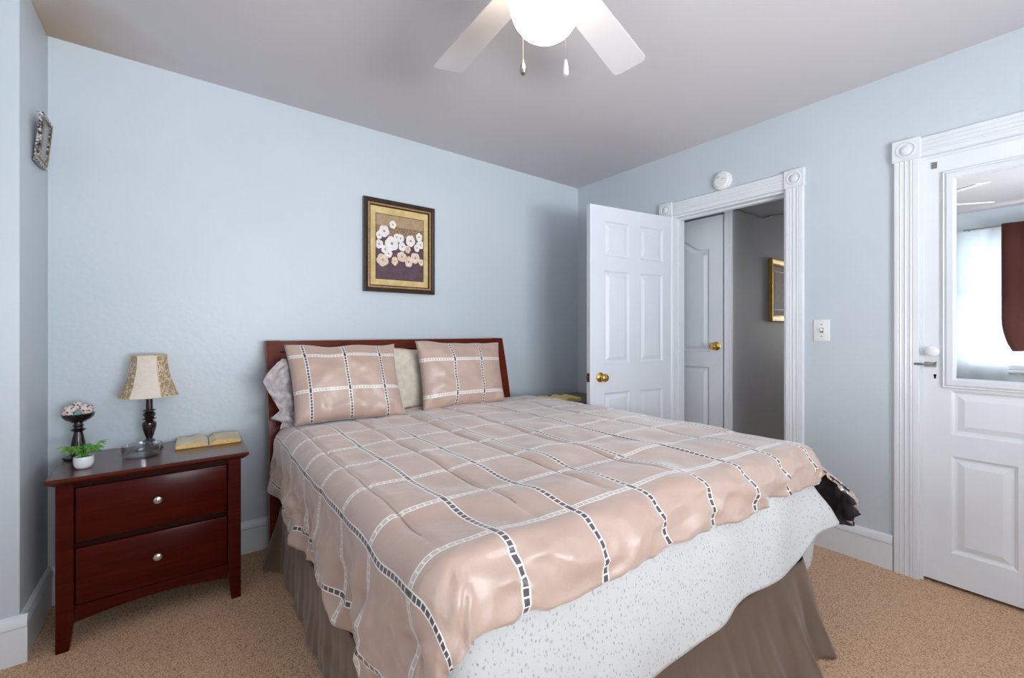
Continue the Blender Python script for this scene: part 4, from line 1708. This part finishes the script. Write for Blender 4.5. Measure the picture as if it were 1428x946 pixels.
for k, (fx, fy, fr2, kind) in enumerate(flowers):
    cx, cy, rr = ax0 + fx * aw, ay0 + fy * ah, fr2 * aw * 1.45
    np_ = 5
    ph0 = r_.uniform(0, 6)
    sq = r_.uniform(0.72, 1.0)
    zc = 0.0102 + 0.00003 * k
    ring = []
    for i in range(30):
        a = 2 * PI * i / 30
        q = rr * (0.86 + 0.14 * abs(math.sin(a * np_ / 2 + ph0)))
        x = min(max(cx + q * math.cos(a) * sq, ax0), ax1)
        y = cy + q * math.sin(a)
        ring.append(b.verts.new(PM @ Vector((x, y, zc))))
    c = b.verts.new(PM @ Vector((min(cx, ax1 - 0.002), cy, zc + 0.0012)))
    for i in range(30):
        b.faces.new((ring[i], ring[(i + 1) % 30], c)).material_index = 3 if kind == 0 else 5
    if rr > 0.018 and sq > 0.7:
        ring = [b.verts.new(PM @ Vector((min(cx, ax1 - 0.006) + rr * 0.2 * math.cos(2 * PI * i / 10), cy + rr * 0.2 * math.sin(2 * PI * i / 10), zc + 0.0014))) for i in range(10)]
        b.faces.new(ring).material_index = 1
obj('artwork', b, [W['artplum'], W['arttan'], W['artlace'], W['petal'], W['bronze'], W['petalp']], pic, smooth=False, recalc=False, weld=0)

# little frame hanging on the alcove wall, tipping forward
ez = Vector((0.995, 0, -0.09)).normalized()
ey_ = Vector((0.09, 0, 0.995)).normalized()
so = Vector((XA + 0.006, 2.605, 1.868))
SMx = frame_matrix(so, (0, -1, 0), ey_, ez)
sp_ = thing('picture_frame', 'tiny silver mosaic picture frame hung on the alcove side wall', 'picture frame', so)
b = B()
t_ = bmesh.new()
rect_rings(t_, Matrix.Identity(4), 0.148, 0.196, [(0, 0), (0, 0.010), (0.003, 0.013), (0.016, 0.013), (0.018, 0.010), (0.018, 0.004)], 0)
flat(t_, Matrix.Identity(4), 0, 0, 0.148, 0.196, 0.0)
join(b, t_, SMx)
obj('frame', b, W['mosaic'], sp_, smooth=False)
b = B()
t_ = bmesh.new()
rect_rings(t_, Matrix.Identity(4), 0.148, 0.196, [(0.014, 0.0125), (0.0145, 0.0150), (0.020, 0.0150), (0.0205, 0.0125)], 0)
join(b, t_, SMx)
obj('gilt_edge', b, W['antique'], sp_, smooth=False)
b = B()
t_ = bmesh.new()
flat(t_, Matrix.Identity(4), 0.016, 0.016, 0.132, 0.180, 0.006)
join(b, t_, SMx)
obj('photo', b, W['photo'], sp_, smooth=False)
b = B()
tube(b, [(XA, 2.531, 2.085), (XA + 0.018, 2.531, 2.088)], 0.0012, 6)
tube(b, [(XA + 0.014, 2.531, 2.087), (XA + 0.022, 2.531, 2.062)], 0.0008, 5)
obj('nail', b, W['chrome'], sp_)

# hall picture, gold frame
ho = Vector((3.735, HY - 0.002, 1.277))
HM = frame_matrix(ho, (1, 0, 0), (0, 0, 1), (0, -1, 0))
hp = thing('framed_print', 'gold framed print on the hall wall beyond the doorway', 'picture', ho)
b = B(); rect_rings(b, HM, 0.46, 0.512, [(0, 0), (0, 0.018), (0.006, 0.026), (0.016, 0.026), (0.040, 0.016), (0.052, 0.018), (0.056, 0.012), (0.056, 0.004)], 0)
obj('frame', b, W['gold'], hp, angle=20)
b = B(); flat(b, HM, 0.05, 0.05, 0.41, 0.462, 0.005)
obj('mat_board', b, W['printmat'], hp, smooth=False)
b = B()
flat(b, HM, 0.098, 0.098, 0.362, 0.414, 0.0056, 1)
flat(b, HM, 0.102, 0.102, 0.358, 0.410, 0.0062, 0)
obj('print', b, [W['print'], W['bronze']], hp, smooth=False)

# cable tacked along the hall wall top
b = B()
pts = []
for i in range(41):
    t = i / 40
    x = 3.13 + 1.05 * t
    z = 2.052 + 0.13 * t + 0.018 * math.sin(t * 9 + 0.6) + 0.006 * math.sin(t * 23)
    pts.append((x, HY - 0.005, z))
tube(b, pts, 0.005, 8)
tag(obj('cable', b, W['cable'], origin=(3.6, HY - 0.005, 2.1)), 'thin brown cable sagging along the top of the hall wall', 'cable')

# light switch between the doors
so = Vector((XR, 0.851, 1.204))
SWM = frame_matrix(so, (0, -1, 0), (0, 0, 1), (-1, 0, 0))
sw = thing('light_switch', 'white toggle light switch plate on the wall between the doors', 'light switch', so)
b = B()
t_ = bmesh.new(); box(t_, (-0.039, -0.060, 0), (0.039, 0.060, 0.006), 0.003, 2)
join(b, t_, SWM)
obj('plate', b, W['plastic'], sw)
b = B()
t_ = bmesh.new(); box(t_, (-0.008, -0.014, 0.005), (0.008, 0.014, 0.0066))
join(b, t_, SWM)
obj('toggle_slot', b, W['greymark'], sw, smooth=False)
b = B()
t_ = bmesh.new(); box(t_, (-0.005, -0.003, 0.005), (0.005, 0.011, 0.019), 0.002, 2)
join(b, t_, SWM)
obj('toggle', b, W['plastic'], sw)
for yy in (0.032, -0.032):
    b = B(); lathe(b, [(0.0034, 0.0055), (0.003, 0.0072), (0, 0.0075)], SWM @ Matrix.Translation((0, yy, 0)), 12)
    obj('screw', b, W['greymark'], sw)

# smoke detector above the doorway
so = Vector((XR, 1.404, 2.192))
DM = frame_matrix(so, (0, -1, 0), (0, 0, 1), (-1, 0, 0))
sd = thing('smoke_detector', 'round white smoke detector on the wall above the hall doorway', 'smoke detector', so)
b = B(); lathe(b, [(0.060, 0), (0.060, 0.016), (0.057, 0.021), (0.050, 0.023), (0.049, 0.028), (0.042, 0.033), (0.0, 0.035)], DM, 48)
obj('housing', b, W['plastic'], sd, angle=25)
b = B()
t_ = bmesh.new()
for i in range(4):
    box(t_, (-0.034 + i * 0.0065, 0.016, 0.0325), (-0.032 + i * 0.0065, 0.019 + i * 0.004, 0.0352))
box(t_, (0.004, 0.004, 0.0335), (0.028, 0.0065, 0.0356))
join(b, t_, DM)
obj('vent_slot', b, W['greymark'], sd, smooth=False)

# ------------------------------------------------------------------ ceiling fan
fx, fy = 0.812, 0.905
fan = thing('ceiling_fan', 'white five-blade ceiling fan with a lit opal globe', 'ceiling fan', (fx, fy, H))
T = Matrix.Translation((fx, fy, 0))
b = B(); lathe(b, [(0.0, H), (0.075, H), (0.078, H - 0.02), (0.060, H - 0.055), (0.03, H - 0.065), (0.0, H - 0.065)], T, 40)
obj('canopy', b, W['fan'], fan)
b = B(); lathe(b, [(0.016, H - 0.06), (0.016, 2.365)], T, 20)
obj('downrod', b, W['fan'], fan)
b = B(); lathe(b, [(0.0, 2.370), (0.05, 2.370), (0.095, 2.352), (0.112, 2.325), (0.114, 2.290), (0.104, 2.262), (0.08, 2.250), (0.055, 2.246), (0.055, 2.226), (0.0, 2.226)], T, 48)
obj('motor_housing', b, W['fan'], fan)
b = B(); lathe(b, [(0.0, 2.230), (0.058, 2.228), (0.070, 2.215), (0.072, 2.198), (0.066, 2.190), (0.0, 2.190)], T, 40)
obj('light_fitter', b, W['fan'], fan)
b = B(); lathe(b, [(0.064, 2.194), (0.082, 2.185), (0.097, 2.166), (0.1035, 2.140), (0.1015, 2.112), (0.091, 2.082), (0.073, 2.056), (0.050, 2.039), (0.026, 2.031), (0.0, 2.028)], T, 48)
obj('light_globe', b, W['glow'], fan)
for k in range(5):
    a = math.radians(15.4 + 72 * k)
    d = Vector((math.cos(a), math.sin(a), 0))
    p = Vector((-d.y, d.x, 0))
    BM_ = frame_matrix((fx, fy, 2.252), d, p, (0, 0, 1)) @ Matrix.Rotation(math.radians(-9), 4, 'X')
    # blade outline: narrow root, wider rounded tip
    out = []
    r0, r1, w0, w1, cr = 0.175, 0.625, 0.052, 0.066, 0.022
    out.append((r0, -w0)); out.append((r1 - cr, -w1))
    for i in range(1, 7):
        q = -PI / 2 + (PI / 2) * i / 6
        out.append((r1 - cr + cr * math.cos(q), -w1 + cr + cr * math.sin(q)))
    for i in range(0, 6):
        q = (PI / 2) * i / 6
        out.append((r1 - cr + cr * math.cos(q), w1 - cr + cr * math.sin(q)))
    out.append((r1 - cr, w1)); out.append((r0, w0)); out.append((r0 - 0.015, w0 * 0.6)); out.append((r0 - 0.015, -w0 * 0.6))
    b = B()
    top = [b.verts.new(BM_ @ Vector((x, y, 0.003))) for x, y in out]
    bot = [b.verts.new(BM_ @ Vector((x, y, -0.003))) for x, y in out]
    b.faces.new(top); b.faces.new(list(reversed(bot)))
    for i in range(len(out)):
        b.faces.new((top[i], bot[i], bot[(i + 1) % len(out)], top[(i + 1) % len(out)]))
    bl = obj('blade', b, W['fan'], fan, angle=30)
    b = B()
    t_ = bmesh.new()
    box(t_, (0.095, -0.014, 0.004), (0.20, 0.014, 0.010), 0.002, 1)
    box(t_, (0.19, -0.035, 0.004), (0.235, 0.035, 0.009), 0.003, 1)
    join(b, t_, BM_)
    obj('blade_bracket', b, W['fan'], bl)


def pull_chain(x, y, ztop, zbot, beads):
    b = B()
    ax = Vector((fx, fy, 2.21))
    tube(b, [ax + (Vector((x, y, 2.21)) - ax) * 0.55, Vector((x, y, 2.208)), Vector((x, y, 2.198))], 0.0012, 6)
    n = int((ztop - zbot) / 0.0052)
    for i in range(n):
        bmesh.ops.create_icosphere(b, subdivisions=1, radius=0.0011, matrix=Matrix.Translation((x, y, ztop - i * 0.0052)))
    tube(b, [(x, y, ztop), (x, y, zbot)], 0.0005, 5)
    return obj('pull_chain', b, W['chain'], fan)


c1 = pull_chain(0.829, 1.028, 2.20, 2.035, True)
b = B(); lathe(b, [(0.0, 2.036), (0.003, 2.034), (0.004, 2.028), (0.008, 2.018), (0.0115, 2.006), (0.0105, 1.996), (0.006, 1.990), (0.0, 1.988)], Matrix.Translation((0.829, 1.028, 0)), 20)
obj('pull_drop', b, W['chrome'], c1)['label'] = 'polished steel teardrop pull'
c2 = pull_chain(0.778, 0.790, 2.20, 1.897, True)
b = B(); lathe(b, [(0.0, 1.898), (0.003, 1.896), (0.0045, 1.888), (0.007, 1.872), (0.0075, 1.864), (0.006, 1.857), (0.0, 1.856)], Matrix.Translation((0.778, 0.790, 0)), 20)
obj('pull_drop', b, W['porcelain'], c2)['label'] = 'white ceramic pull'
